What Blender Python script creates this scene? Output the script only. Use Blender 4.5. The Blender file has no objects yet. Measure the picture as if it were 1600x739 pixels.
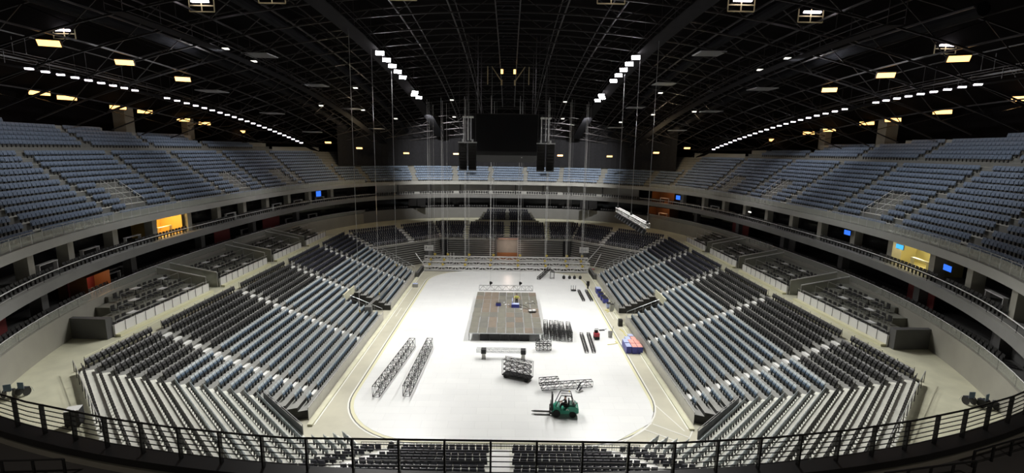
import bpy, bmesh, math, random
import numpy as np
from mathutils import Vector, Matrix
from mathutils.bvhtree import BVHTree
random.seed(7)
SC = bpy.context.scene
COL = SC.collection
PI = math.pi

# ------------------------------------------------------------------ materials
def mat(name, col, rough=0.6, metal=0.0, var=0.0, scale=3.0, emit=None, alpha=1.0, spec=0.5):
    m = bpy.data.materials.new(name); m.use_nodes = True
    nt = m.node_tree; b = nt.nodes['Principled BSDF']
    b.inputs['Base Color'].default_value = (*col, 1)
    b.inputs['Roughness'].default_value = rough
    b.inputs['Metallic'].default_value = metal
    b.inputs['Specular IOR Level'].default_value = spec
    b.inputs['Alpha'].default_value = alpha
    if var > 0:
        tc = nt.nodes.new('ShaderNodeTexCoord'); nz = nt.nodes.new('ShaderNodeTexNoise')
        nz.inputs['Scale'].default_value = scale; nz.inputs['Detail'].default_value = 5
        mr = nt.nodes.new('ShaderNodeMapRange')
        mr.inputs['From Min'].default_value = .3; mr.inputs['From Max'].default_value = .7
        mr.inputs['To Min'].default_value = 1 - var; mr.inputs['To Max'].default_value = 1 + var
        mx = nt.nodes.new('ShaderNodeMix'); mx.data_type = 'RGBA'; mx.blend_type = 'MULTIPLY'
        mx.inputs['Factor'].default_value = 1
        mx.inputs['A'].default_value = (*col, 1)
        nt.links.new(tc.outputs['Object'], nz.inputs['Vector'])
        nt.links.new(nz.outputs['Fac'], mr.inputs['Value'])
        nt.links.new(mr.outputs['Result'], mx.inputs['B'])
        nt.links.new(mx.outputs['Result'], b.inputs['Base Color'])
    if emit:
        b.inputs['Emission Color'].default_value = (*emit[0], 1)
        b.inputs['Emission Strength'].default_value = emit[1]
    return m

M = dict(
    concrete=mat('pale concrete', (.60, .59, .44), .8, var=.10, scale=.6),
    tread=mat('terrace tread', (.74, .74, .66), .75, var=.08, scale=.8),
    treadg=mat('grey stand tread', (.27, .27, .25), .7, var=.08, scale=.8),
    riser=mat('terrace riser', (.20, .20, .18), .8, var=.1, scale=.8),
    steel_deck=mat('aluminium deck', (.62, .63, .62), .5, var=.06, scale=1.2),
    under=mat('dark undercroft', (.035, .035, .033), .8, var=.3, scale=2),
    step=mat('white aisle step', (.80, .80, .77), .6),
    floor=mat('beige hall floor', (.52, .50, .39), .45, var=.10, scale=.35),
    lineW=mat('white floor line', (.80, .80, .74), .5),
    lineY=mat('pale yellow strip', (.72, .70, .47), .5),
    lineK=mat('dark groove', (.10, .10, .08), .6),
    boxfl=mat('box terrace floor', (.20, .20, .165), .8, var=.1, scale=.8),
    shade_clutter=mat('floor shade and clutter', (.06, .06, .055), .8, var=.2, scale=.6),
    wall=mat('grey beige wall', (.33, .32, .27), .8, var=.08, scale=.4),
    walld=mat('dark grey wall', (.10, .10, .098), .8, var=.1, scale=.4),
    fascia=mat('fascia grey', (.20, .20, .19), .7, var=.06, scale=.5),
    fascial=mat('fascia pale', (.36, .36, .33), .7, var=.06, scale=.5),
    black=mat('matte black', (.012, .012, .013), .7),
    curtain=mat('black curtain', (.010, .010, .012), .95, var=.3, scale=2),
    roofdk=mat('roof deck', (.0045, .0038, .0042), .95, var=.3, scale=.3, spec=.05),
    roofst=mat('roof steel', (.040, .037, .037), .4, .3, var=.2, scale=1.5, spec=.3),
    duct=mat('duct steel', (.008, .008, .010), .8, 0, var=.15, scale=1, spec=.1),
    navy=mat('navy plastic', (.022, .024, .040), .45),
    navyc=mat('navy cushion', (.020, .022, .038), .8),
    slate=mat('slate plastic', (.37, .41, .42), .4),
    bluec=mat('blue cushion', (.075, .115, .165), .7),
    blk=mat('black seat plastic', (.030, .030, .029), .45),
    blkc=mat('black seat cushion', (.024, .024, .024), .8),
    upper=mat('upper seat blue', (.19, .245, .33), .5),
    chrome=mat('bright steel', (.62, .63, .63), .28, .9),
    alu=mat('aluminium', (.66, .67, .68), .38, .7),
    chain=mat('chain steel', (.52, .52, .51), .6),
    trussk=mat('dark truss steel', (.022, .022, .022), .5, .3),
    rail=mat('black rail paint', (.018, .018, .018), .4),
    white=mat('white laminate', (.82, .82, .80), .45),
    panel=mat('pale barrier panel', (.58, .57, .53), .5, var=.06, scale=2),
    glass=mat('partition glass', (.50, .51, .44), .2, alpha=.45),
    suite=mat('dark suite glass', (.015, .015, .016), .12),
    red=mat('dark red wall', (.16, .022, .022), .7),
    yel=mat('yellow room wall', (.85, .60, .18), .7),
    yel2=mat('pale yellow room wall', (.72, .66, .36), .7),
    wood=mat('orange wood', (.20, .085, .03), .6),
    tv=mat('blue screen', (.01, .03, .10), .3, emit=((.03, .16, .9), 1.3)),
    tv2=mat('cyan screen', (.01, .05, .10), .3, emit=((.06, .45, .95), 1.3)),
    lampW=mat('cold lamp face', (1, 1, 1), .4, emit=((1, .93, 1), 60)),
    lampO=mat('warm lamp face', (1, .8, .5), .4, emit=((1, .50, .15), 3.4)),
    lampS=mat('strip lamp face', (1, 1, 1), .4, emit=((1, .90, 1), 9)),
    lampD=mat('dim lamp face', (1, 1, 1), .4, emit=((1, .95, .85), 1.6)),
    lampY=mat('gantry paint', (.62, .52, .30), .5),
    exitg=mat('green sign face', (.1, .6, .3), .4, emit=((.35, 1, .6), 2.0)),
    deckA=mat('stage ply grey', (.155, .148, .118), .7, var=.12, scale=1.5),
    deckB=mat('stage ply brown', (.175, .140, .105), .7, var=.12, scale=1.5),
    deckC=mat('stage ply dark', (.130, .126, .108), .7, var=.12, scale=1.5),
    green=mat('green paint', (.020, .30, .19), .35),
    greend=mat('dark green paint', (.012, .13, .09), .35),
    rubber=mat('rubber', (.014, .014, .014), .8),
    bluep=mat('blue plastic', (.05, .06, .34), .4),
    bluel=mat('pale blue wrap', (.48, .55, .82), .35),
    salmon=mat('salmon wrap', (.85, .42, .36), .4),
    redp=mat('red paint', (.45, .03, .05), .4),
    hoist=mat('hoist yellow', (.72, .55, .10), .4),
    gatep=mat('light-tinted gate', (.66, .40, .31), .45, .0, var=.06, scale=.6),  # warm light inside the gateway put into the colour
    skin=mat('skin', (.62, .36, .26), .6),
    hivis=mat('yellow work vest', (.72, .72, .15), .7),
    cloth=mat('dark clothing', (.018, .018, .022), .85),
    sheet=mat('white dust sheet', (.74, .73, .62), .8, var=.06, scale=2),
    yellowt=mat('yellow tape', (.75, .68, .18), .5),
    purple=mat('purple cloth', (.10, .06, .36), .8),
)
# white covering with faint panel seams
def covering_mat():
    m = bpy.data.materials.new('white floor covering'); m.use_nodes = True
    nt = m.node_tree; b = nt.nodes['Principled BSDF']
    tc = nt.nodes.new('ShaderNodeTexCoord'); br = nt.nodes.new('ShaderNodeTexBrick')
    br.inputs['Scale'].default_value = 1.0
    br.inputs['Brick Width'].default_value = 2.4; br.inputs['Row Height'].default_value = 1.2
    br.inputs['Mortar Size'].default_value = .012; br.inputs['Mortar Smooth'].default_value = .3
    br.inputs['Color1'].default_value = (.80, .81, .79, 1); br.inputs['Color2'].default_value = (.77, .78, .765, 1)
    br.inputs['Mortar'].default_value = (.66, .67, .65, 1)
    nz = nt.nodes.new('ShaderNodeTexNoise'); nz.inputs['Scale'].default_value = .35; nz.inputs['Detail'].default_value = 8
    mr = nt.nodes.new('ShaderNodeMapRange'); mr.inputs['From Min'].default_value = .3; mr.inputs['From Max'].default_value = .7
    mr.inputs['To Min'].default_value = .97; mr.inputs['To Max'].default_value = 1.02
    mx = nt.nodes.new('ShaderNodeMix'); mx.data_type = 'RGBA'; mx.blend_type = 'MULTIPLY'; mx.inputs['Factor'].default_value = 1
    L = nt.links.new
    L(tc.outputs['Object'], br.inputs['Vector']); L(tc.outputs['Object'], nz.inputs['Vector'])
    L(nz.outputs['Fac'], mr.inputs['Value']); L(br.outputs['Color'], mx.inputs['A']); L(mr.outputs['Result'], mx.inputs['B'])
    L(mx.outputs['Result'], b.inputs['Base Color'])
    b.inputs['Roughness'].default_value = .35
    return m
M['cover'] = covering_mat()

# ------------------------------------------------------------------ mesh builder
class MB:
    def __init__(s): s.v = []; s.f = []; s.mi = []
    def poly(s, pts, mi=0):
        b = len(s.v); s.v.extend([tuple(p) for p in pts]); s.f.append(tuple(range(b, b + len(pts)))); s.mi.append(mi)
    def quad(s, a, b, c, d, mi=0): s.poly((a, b, c, d), mi)
    def prism(s, base, z0, z1, mi_top=0, mi_side=None, bottom=True):
        """base: list of (x,y) ccw"""
        ms = mi_top if mi_side is None else mi_side
        n = len(base); b = len(s.v)
        s.v.extend([(x, y, z0) for x, y in base]); s.v.extend([(x, y, z1) for x, y in base])
        s.f.append(tuple(range(b + n, b + 2 * n))); s.mi.append(mi_top)
        if bottom: s.f.append(tuple(range(b + n - 1, b - 1, -1))); s.mi.append(ms)
        for i in range(n):
            j = (i + 1) % n
            s.f.append((b + i, b + j, b + n + j, b + n + i)); s.mi.append(ms)
    def box(s, c, d, rot=0, mi=0, tilt=None):
        hx, hy, hz = d[0] / 2, d[1] / 2, d[2] / 2
        R = Matrix.Rotation(rot, 3, 'Z')
        if tilt is not None: R = R @ Matrix.Rotation(tilt, 3, 'X')
        P = [Vector(c) + R @ Vector((x * hx, y * hy, z * hz)) for z in (-1, 1) for x, y in ((-1, -1), (1, -1), (1, 1), (-1, 1))]
        b = len(s.v); s.v.extend([tuple(p) for p in P])
        for f in ((3, 2, 1, 0), (4, 5, 6, 7), (0, 1, 5, 4), (1, 2, 6, 5), (2, 3, 7, 6), (3, 0, 4, 7)):
            s.f.append(tuple(b + i for i in f)); s.mi.append(mi)
    def bar(s, p, q, r, n=4, mi=0, r2=None, cap=True):
        p = Vector(p); q = Vector(q); d = q - p
        if d.length < 1e-6: return
        d.normalize(); r2 = r if r2 is None else r2
        u = d.cross(Vector((0, 0, 1)))
        if u.length < 1e-3: u = d.cross(Vector((1, 0, 0)))
        u.normalize(); w = d.cross(u)
        b = len(s.v)
        for P, rr in ((p, r), (q, r2)):
            for k in range(n):
                a = 2 * PI * (k + .5) / n
                s.v.append(tuple(P + (u * math.cos(a) + w * math.sin(a)) * rr))
        for k in range(n):
            j = (k + 1) % n
            s.f.append((b + k, b + n + k, b + n + j, b + j)); s.mi.append(mi)
        if cap:
            s.f.append(tuple(b + k for k in range(n))); s.mi.append(mi)
            s.f.append(tuple(b + n + k for k in range(n - 1, -1, -1))); s.mi.append(mi)
    def path(s, pts, r, n=4, mi=0):
        for a, b in zip(pts[:-1], pts[1:]): s.bar(a, b, r, n, mi)
    def lathe(s, prof, c=(0, 0, 0), n=12, mi=0, axis='Z'):
        b = len(s.v); k = len(prof)
        for i in range(n):
            a = 2 * PI * i / n
            for r, z in prof:
                if axis == 'Z': p = (c[0] + r * math.cos(a), c[1] + r * math.sin(a), c[2] + z)
                elif axis == 'Y': p = (c[0] + r * math.cos(a), c[1] + z, c[2] + r * math.sin(a))
                else: p = (c[0] + z, c[1] + r * math.cos(a), c[2] + r * math.sin(a))
                s.v.append(p)
        for i in range(n):
            j = (i + 1) % n
            for t in range(k - 1):
                s.f.append((b + i * k + t, b + j * k + t, b + j * k + t + 1, b + i * k + t + 1)); s.mi.append(mi)
        s.f.append(tuple(b + i * k for i in range(n - 1, -1, -1))); s.mi.append(mi)
        s.f.append(tuple(b + i * k + k - 1 for i in range(n))); s.mi.append(mi)
    def mesh(s, name, mats):
        me = bpy.data.meshes.new(name); me.from_pydata(s.v, [], s.f)
        for m in (mats if isinstance(mats, (list, tuple)) else [mats]): me.materials.append(m)
        if isinstance(mats, (list, tuple)) and len(mats) > 1: me.polygons.foreach_set('material_index', s.mi)
        me.update(); return me
    def build(s, name, mats, parent=None, loc=(0, 0, 0), rz=0):
        o = bpy.data.objects.new(name, s.mesh(name, mats)); COL.objects.link(o)
        o.location = loc; o.rotation_euler = (0, 0, rz)
        if parent: o.parent = parent
        return o

def tag(o, label=None, cat=None, group=None, kind=None):
    if label: o['label'] = label
    if cat: o['category'] = cat
    if group: o['group'] = group
    if kind: o['kind'] = kind
    return o
def empty(name, loc=(0, 0, 0), rz=0, label=None, cat=None, group=None):
    o = bpy.data.objects.new(name, None); COL.objects.link(o)
    o.location = loc; o.rotation_euler = (0, 0, rz); o.empty_display_size = .1
    return tag(o, label, cat, group)
KIDS = {}
def copy_tree(o, kids, loc, rz=0):
    c = o.copy(); COL.objects.link(c); c.location = loc; c.rotation_euler = (0, 0, rz)
    for k in kids:
        d = k.copy(); COL.objects.link(d); d.parent = c
        for g in k.children:
            e = g.copy(); COL.objects.link(e); e.parent = d
    return c
STRUCT = []
def struct(name, mb, mats, solid=True):
    o = mb.build(name, mats); tag(o, kind='structure')
    if solid: STRUCT.append(o)
    return o
ORD = ['first', 'second', 'third', 'fourth', 'fifth', 'sixth', 'seventh', 'eighth', 'ninth', 'tenth', 'eleventh', 'twelfth',
       'thirteenth', 'fourteenth', 'fifteenth', 'sixteenth', 'seventeenth', 'eighteenth', 'nineteenth', 'twentieth']
def nth(i):
    if i < 20: return ORD[i]
    k = i + 1
    return f"{k}{'th' if 10 <= k % 100 <= 20 else {1: 'st', 2: 'nd', 3: 'rd'}.get(k % 10, 'th')}"

# ------------------------------------------------------------------ camera
CAM_L = Vector((.379, -67.226, 24.24))
pt, yw, rl = (math.radians(a) for a in (9.969, .413, .893))
fw = Vector((math.sin(yw) * math.cos(pt), math.cos(yw) * math.cos(pt), -math.sin(pt)))
rt = Vector((math.cos(yw), -math.sin(yw), 0)); up = rt.cross(fw)
rt2 = rt * math.cos(rl) + up * math.sin(rl); up2 = up * math.cos(rl) - rt * math.sin(rl)
cd = bpy.data.cameras.new('camera'); cam = bpy.data.objects.new('camera', cd); COL.objects.link(cam)
Rm = Matrix((rt2, up2, -fw)).transposed()
cam.matrix_world = Matrix.Translation(CAM_L) @ Rm.to_4x4()
cd.sensor_fit = 'HORIZONTAL'; cd.sensor_width = 36; cd.lens = 765.3 / 1600 * 36; cd.clip_start = .1; cd.clip_end = 400
SC.camera = cam
def project(p):
    d = Vector(p) - CAM_L; z = d.dot(fw)
    if z < .5: return None
    return 800 + 765.3 * d.dot(rt2) / z, 369.5 - 765.3 * d.dot(up2) / z, z

# ------------------------------------------------------------------ bowl geometry
def ky(d): return .4142 * d + 17.99          # side / chamfer kink
def kx(d): return .4142 * d + 3.69           # chamfer / end kink
def D(i): return 17.45 + .9 * i
def Z(i): return .8 + .38 * i
NR = 17

# hall floor
fl = MB(); fl.prism([(-60, -70), (60, -70), (60, 70), (-60, 70)], -.3, 0, 0)
struct('floor', fl, M['floor'])
def rrect(hx, hy, r, n=10, cut=None):
    P = []
    for cx, cy, a0 in ((hx - r, -hy + r, -PI / 2), (hx - r, hy - r, 0), (-hx + r, hy - r, PI / 2), (-hx + r, -hy + r, PI)):
        if cut and cx > 0 and cy < 0:
            P += cut; continue
        for k in range(n + 1):
            a = a0 + PI / 2 * k / n; P.append((cx + r * math.cos(a), cy + r * math.sin(a)))
    return P
cutc = [(9.4, -29.6), (13.55, -26.35), (14.3, -24.6), (14.55, -22.5)]
mb = MB(); mb.prism(rrect(14.55, 29.6, 8.1, cut=cutc), 0, .03); struct('floor_covering', mb, M['cover'])
def ring_strip(mb, P, Q, z, mi=0):
    n = len(P)
    for i in range(n):
        j = (i + 1) % n
        mb.quad((*P[i], z), (*Q[i], z), (*Q[j], z), (*P[j], z), mi)
mb = MB()
for r0, r1, z, mi in ((14.5, 14.86, .012, 0), (14.86, 14.97, .006, 1), (14.97, 15.12, .018, 2)):
    P, Q = rrect(r0, r0 + 15, 8.5 - 15 + r0, 14), rrect(r1, r1 + 15, 8.5 - 15 + r1, 14)
    ring_strip(mb, P, Q, z, mi)
struct('trim_1', mb, [M['lineY'], M['lineK'], M['lineW']], False)
# painted lines on the bare corner
mb = MB()
def fline(a, b, w, z=.02):
    a = Vector((*a, 0)); b = Vector((*b, 0)); n = (b - a).cross(Vector((0, 0, 1))).normalized() * w / 2
    mb.quad((*(a - n).xy, z), (*(b - n).xy, z), (*(b + n).xy, z), (*(a + n).xy, z))
fline((13.6, -26.4), (10.5, -29.3), .12); fline((13.7, -26.5), (16.3, -28.6), .12); fline((12.7, -27.4), (15.6, -29.6), .12)
fline((14.9, -23.1), (16.2, -27.6), .1); fline((16.3, -28.6), (17.0, -27.4), .1); fline((16.3, -28.6), (15.5, -29.6), .1)
for s in (-1, 1): fline((s * 16.62, -27.3), (s * 16.62, 30), .12, .025)
for s in (-1, 1): fline((s * 16.0, 1.5), (s * 16.0, 5.5), .1, .025)
struct('trim_2', mb, M['lineW'], False)
mb = MB()
for s in (-1, 1): mb.box((s * 16.9, 0, .09), (.45, 55, .18))
struct('trim_3', mb, M['concrete'])

# ---- terraces (octagonal lower bowl)
VG = (0.0, 4.3)                                # gangway gap through both side stands, rows 0..5
for s, nm in ((-1, 'terrace_left'), (1, 'terrace_right')):
    mb = MB()
    for i in range(NR):
        a, b = D(i), D(i + 1)
        zb = 0 if i < 10 else Z(i) - 1.6
        def pr(pts):
            pts = [(s * x, y) for x, y in pts]
            if s > 0: pts = pts
            else: pts = pts[::-1]
            mb.prism(pts, zb, Z(i), 0, 2 if i < 6 else 1)
        ex = 1.0 if i < 4 else 0
        y0a, y0b = -ky(a) - ex * .9, -ky(b) - ex * .9
        if i < 6:
            pr([(a, y0a), (b, y0b), (b, VG[0]), (a, VG[0])]); pr([(a, VG[1]), (b, VG[1]), (b, ky(b)), (a, ky(a))])
        else:
            pr([(a, y0a), (b, y0b), (b, ky(b)), (a, ky(a))])
    struct(nm, mb, [M['treadg'], M['riser'], M['under']])
    mb = MB()
    for i in range(NR):                       # near corner, chamfered
        a, b = D(i), D(i + 1)
        A0, A1 = (s * a, -ky(a)), (s * kx(a), -(14.3 + a)); B0, B1 = (s * b, -ky(b)), (s * kx(b), -(14.3 + b))
        if i < 4:
            f = .72
            A0 = (A0[0] + (A1[0] - A0[0]) * f, A0[1] + (A1[1] - A0[1]) * f); B0 = (B0[0] + (B1[0] - B0[0]) * f, B0[1] + (B1[1] - B0[1]) * f)
        P = [A0, A1, B1, B0]
        mb.prism(P if s < 0 else P[::-1], 0 if i < 5 else Z(i) - 1.6, Z(i), 0, 1)
    struct('terrace_corner_' + ('left' if s < 0 else 'right'), mb, [M['tread'], M['riser'], M['under']])  # corner treads lighter than the side stand's: strong light put into the colour
    mb = MB()
    for i in range(10, NR):                   # far corner, only the upper rows are fixed
        a, b = D(i), D(i + 1)
        P = [(s * a, ky(a)), (s * kx(a), 14.3 + a), (s * kx(b), 14.3 + b), (s * b, ky(b))]
        mb.prism(P if s > 0 else P[::-1], 0 if i == 10 else Z(i) - 1.6, Z(i), 0, 1)
    struct('terrace_far_corner_' + ('left' if s < 0 else 'right'), mb, [M['tread'], M['riser']])
mb = MB()
for i in range(NR):
    a, b = D(i), D(i + 1)
    mb.prism([(-kx(a), -(14.3 + a)), (-kx(b), -(14.3 + b)), (kx(b), -(14.3 + b)), (kx(a), -(14.3 + a))], 0 if i < 5 else Z(i) - 1.6, Z(i), 0, 1)
struct('terrace_near', mb, [M['tread'], M['riser']])
mb = MB()
for i in range(10, NR):
    a, b = D(i), D(i + 1)
    mb.prism([(kx(a), 14.3 + a), (kx(b), 14.3 + b), (-kx(b), 14.3 + b), (-kx(a), 14.3 + a)], 0 if i == 10 else Z(i) - 1.6, Z(i), 0, 1)
struct('terrace_far', mb, [M['tread'], M['riser']])
# folded telescopic rows below the far terrace: ten stacked fronts
mb = MB()
d0 = D(10)
segs = [((-kx(d0), 14.3 + d0), (-2.6, 14.3 + d0)), ((2.6, 14.3 + d0), (kx(d0), 14.3 + d0)),
        ((-d0, ky(d0)), (-kx(d0), 14.3 + d0)), ((kx(d0), 14.3 + d0), (d0, ky(d0)))]
for (p, q) in segs:
    p = Vector((*p, 0)); q = Vector((*q, 0)); t = (q - p).normalized(); nrm = Vector((t.y, -t.x, 0))
    if nrm.y > 0: nrm = -nrm
    for k in range(10):
        z = .45 * k; off = 1.15 - .09 * k
        for (zz0, zz1, o2, mi) in ((z + .02, z + .33, off, 0), (z + .33, z + .43, off + .12, 1)):
            a, b = p + nrm * o2, q + nrm * o2
            mb.quad((a.x, a.y, zz0), (b.x, b.y, zz0), (b.x, b.y, zz1), (a.x, a.y, zz1), mi)
            a2, b2 = p, q
            mb.quad((a.x, a.y, zz1), (b.x, b.y, zz1), (b2.x, b2.y, zz1), (a2.x, a2.y, zz1), mi)
struct('wall_far_stand', mb, [M['walld'], M['fascial']])

# ---- ring (upper bowl plan)
def base_curve():
    P = []
    for k in range(4000):
        t = 2 * PI * k / 4000; c, s_ = math.cos(t), math.sin(t)
        n, b = (2.9, 58.5) if s_ > 0 else (2.3, 56)
        P.append((41.5 * math.copysign(abs(c) ** (2 / n), c), b * math.copysign(abs(s_) ** (2 / n), s_)))
    P = np.array(P); P = np.vstack([P, P[:1]])
    d = np.hypot(*np.diff(P, axis=0).T); L = np.concatenate([[0], np.cumsum(d)])
    return P, L
BP, BL = base_curve(); BTOT = BL[-1]
NRING = 288
def ring_pt(sv, off=0.0):
    sv = sv % BTOT
    f = lambda u: np.array([np.interp(u % BTOT, BL, BP[:, 0]), np.interp(u % BTOT, BL, BP[:, 1])])
    p = f(sv); t = f(sv + .6) - f(sv - .6); t /= np.hypot(*t)
    return p[0] + t[1] * off, p[1] - t[0] * off, t
SS = [BTOT * k / NRING for k in range(NRING)]
_RC = {}
def ring(off):
    k = round(off, 3)
    if k not in _RC: _RC[k] = [ring_pt(sv, off)[:2] for sv in SS]
    return _RC[k]
def s_at(x=None, y=None, side=1):
    """arc length where the curve meets the given y on the given side, or given x on the near (side<0) / far end"""
    best = None
    for k in range(0, 4000):
        px, py = BP[k]
        if y is not None:
            if (px > 0) != (side > 0): continue
            e = abs(py - y)
        else:
            if (py > 0) != (side > 0): continue
            e = abs(px - x)
        if best is None or e < best[0]: best = (e, BL[k])
    return best[1]
def strip(mb, o0, z0, o1, z1, mi=0, cond=None):
    A, B = ring(o0), ring(o1)
    for i in range(NRING):
        j = (i + 1) % NRING
        if cond and not cond(*BPm[i]): continue
        mb.quad((*A[i], z0), (*A[j], z0), (*B[j], z1), (*B[i], z1), mi)
BPm = [ring_pt((SS[i] + BTOT / NRING / 2), 0)[:2] for i in range(NRING)]
near_c = lambda x, y: y < -44
vis = lambda x, y: y >= -44

# concourse behind the lower bowl (z = 7)
zc = Z(16)
def oct_at(d, ang):
    # point of the octagon of offset d in direction ang
    c, s_ = math.cos(ang), math.sin(ang); r = 1e9
    if abs(c) > 1e-6: r = min(r, d / abs(c))
    if abs(s_) > 1e-6: r = min(r, (14.3 + d) / abs(s_))
    q = (abs(c) + abs(s_)) / math.sqrt(2)
    r = min(r, (d + 12.72) / q)
    return r * c, r * s_
mb = MB(); dd = D(17)
W = ring(3.0)
for i in range(NRING):
    j = (i + 1) % NRING
    a = oct_at(dd, math.atan2(W[i][1], W[i][0])); b = oct_at(dd, math.atan2(W[j][1], W[j][0]))
    mb.quad((*a, zc), (*b, zc), (*W[j], zc), (*W[i], zc))
struct('floor_concourse', mb, M['concrete'])
# ring wall, recess, fascias
mb = MB(); strip(mb, .4, zc, .4, 9.3, 0); strip(mb, .4, 9.3, .8, 9.3, 0); struct('wall_ring', mb, M['wall'])
mb = MB(); strip(mb, .8, 9.3, 4.5, 9.3, 0); strip(mb, 4.5, 9.3, 4.5, 12.2, 1); strip(mb, 4.5, 12.2, -.15, 12.2, 2)
struct('wall_club_recess', mb, [M['walld'], M['suite'], M['black']])
mb = MB(); strip(mb, -.2, 12.15, -.2, 13.0, 0); strip(mb, -.2, 13.0, .15, 13.0, 1); strip(mb, .15, 13.0, 4.2, 13.0, 0)
struct('trim_4', mb, [M['fascia'], M['fascial']])
mb = MB(); strip(mb, 4.2, 13.0, 4.2, 15.6, 0); strip(mb, 4.2, 15.6, -.05, 15.6, 1)
struct('wall_suites', mb, [M['suite'], M['walld']])
mb = MB(); strip(mb, -.05, 15.55, -.05, 16.3, 0, vis); strip(mb, -.05, 16.3, .35, 16.3, 0, vis)
struct('trim_5', mb, [M['fascial']])
# upper terrace
UJ = 12
def UO(j): return .95 + .77 * j
def UZ(j): return 16.25 + .58 * j
mb = MB()
strip(mb, .35, 16.3, .35, 15.9, 1, vis); strip(mb, .35, 15.9, UO(0), 15.9, 0, vis)
pz = 15.9
for j in range(UJ):
    strip(mb, UO(j), pz, UO(j), UZ(j), 1, vis); strip(mb, UO(j), UZ(j), UO(j + 1), UZ(j), 0, vis); pz = UZ(j)
wz = 23.25
strip(mb, UO(UJ), pz, UO(UJ), wz, 1, vis); strip(mb, UO(UJ), wz, UO(UJ) + 1.9, wz, 0, vis)
XO = UO(UJ) + 1.9
KL = [34, 34, 20, 20, 4, -9]                      # the rear block has fewer rows towards the far end
for k in range(6):
    ck = lambda x, y: -44 <= y < KL[k]
    strip(mb, XO + .8 * k, wz + .5 * k, XO + .8 * k, wz + .5 * (k + 1), 1, ck)
    strip(mb, XO + .8 * k, wz + .5 * (k + 1), XO + .8 * (k + 1), wz + .5 * (k + 1), 0, ck)
    nxt = KL[k + 1] if k < 5 else -99
    strip(mb, XO + .8 * (k + 1), wz + .5 * (k + 1), XO + .8 * (k + 1), wz + .5 * (k + 1) + .75, 2, lambda x, y: max(nxt, -44) <= y < KL[k])
strip(mb, XO, wz, XO, wz + 1.0, 2, lambda x, y: 34 <= y < 44)
struct('terrace_upper', mb, [M['tread'], M['riser'], M['fascial']])
# near upper terrace (below the viewer): parapet, landing, steps
mb = MB()
strip(mb, -.05, 15.55, -.05, 15.95, 0, near_c); strip(mb, .28, 15.95, .28, 15.0, 0, near_c); strip(mb, .28, 15.0, 3.6, 15.0, 2, near_c)
pz = 15.0
for j in range(10):
    o = 3.6 + .8 * j; z1 = 15.0 + .62 * (j + 1)
    strip(mb, o, pz, o, z1, 0, near_c); strip(mb, o, z1, o + .8, z1, 2, near_c); pz = z1
struct('terrace_near_upper', mb, [M['wall'], M['wall'], M['walld']])
mb = MB(); strip(mb, -.12, 15.9, -.12, 16.1, 0, near_c); strip(mb, -.12, 16.1, .36, 16.1, 0, near_c); strip(mb, .36, 16.1, .36, 15.9, 0, near_c)
struct('trim_6', mb, M['rail'])
# outer hall wall and roof deck
def roofz(x, y): return max(38.7 - .0036 * x * x - .0014 * (y + 25) ** 2, 20)
WO = XO + 5.4
mb = MB()
A = ring(WO)
for i in range(NRING):
    j = (i + 1) % NRING
    mb.quad((*A[i], 13), (*A[j], 13), (*A[j], 36), (*A[i], 36))
struct('wall_outer', mb, M['roofdk'])
# black drape hanging behind the far upper rows
mb = MB()
cond = lambda x, y: y > 44
zt = 20.1
A, B = ring(UO(6)), ring(UO(6) + .25)
for i in range(NRING):
    j = (i + 1) % NRING
    if not cond(*BPm[i]): continue
    P, Q = (A[i], B[j]) if i % 2 else (B[i], A[j])
    mb.quad((*P, zt), (*Q, zt), (*Q, 33), (*P, 33))
struct('curtain_far', mb, M['curtain'])
mb = MB()
g = []
NX, NY = 26, 30
for iy in range(NY + 1):
    row = []
    for ix in range(NX + 1):
        x = -62 + 124 * ix / NX; y = -78 + 156 * iy / NY
        row.append((x, y, max(roofz(x, y) + 4.5, 29)))
    g.append(row)
for iy in range(NY):
    for ix in range(NX): mb.quad(g[iy][ix], g[iy + 1][ix], g[iy + 1][ix + 1], g[iy][ix + 1])
struct('ceiling', mb, M['roofdk'])
# ------------------------------------------------------------------ seats
def panel(mb, w, h, zc_, y0, bow, t, tilt, mi=0):
    xs = (-w / 2, -w / 4, w / 4, w / 2); b = len(mb.v)
    for side in (0, 1):
        for k, zz in enumerate((-h / 2, h / 2)):
            for x in xs:
                y = y0 + bow * (1 - (2 * x / w) ** 2) * -1 + (t if side else 0) - math.sin(tilt) * zz
                mb.v.append((x * (1 if k == 0 else .94), y, zc_ + zz * math.cos(tilt)))
    F = lambda s_, k, i: b + s_ * 8 + k * 4 + i
    for i in range(3):
        mb.f.append((F(0, 0, i), F(0, 0, i + 1), F(0, 1, i + 1), F(0, 1, i))); mb.mi.append(mi)
        mb.f.append((F(1, 0, i + 1), F(1, 0, i), F(1, 1, i), F(1, 1, i + 1))); mb.mi.append(mi)
        mb.f.append((F(0, 1, i), F(0, 1, i + 1), F(1, 1, i + 1), F(1, 1, i))); mb.mi.append(mi)
        mb.f.append((F(0, 0, i + 1), F(0, 0, i), F(1, 0, i), F(1, 0, i + 1))); mb.mi.append(mi)
    for i in (0, 3):
        q = (F(0, 0, i), F(0, 1, i), F(1, 1, i), F(1, 0, i))
        mb.f.append(q if i == 0 else q[::-1]); mb.mi.append(mi)
def seat_parts(mats, w=.495):
    """tip-up seat, faces +Y, origin on the floor under the backrest"""
    a = MB(); panel(a, w, .50, .57, -.02, .025, .04, .13)
    b = MB(); panel(b, w - .09, .28, .49, .04, .015, .05, .10)
    c = MB(); c.box((0, .03, .20), (.07, .12, .40)); c.box((0, .03, .39), (.44, .05, .04))
    e = MB(); e.bar((-.235, 0, .60), (-.235, .26, .62), .022)
    return [('backrest', a, mats[0]), ('cushion', b, mats[1]), ('pedestal', c, mats[2])]
SEATS = {}
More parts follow.
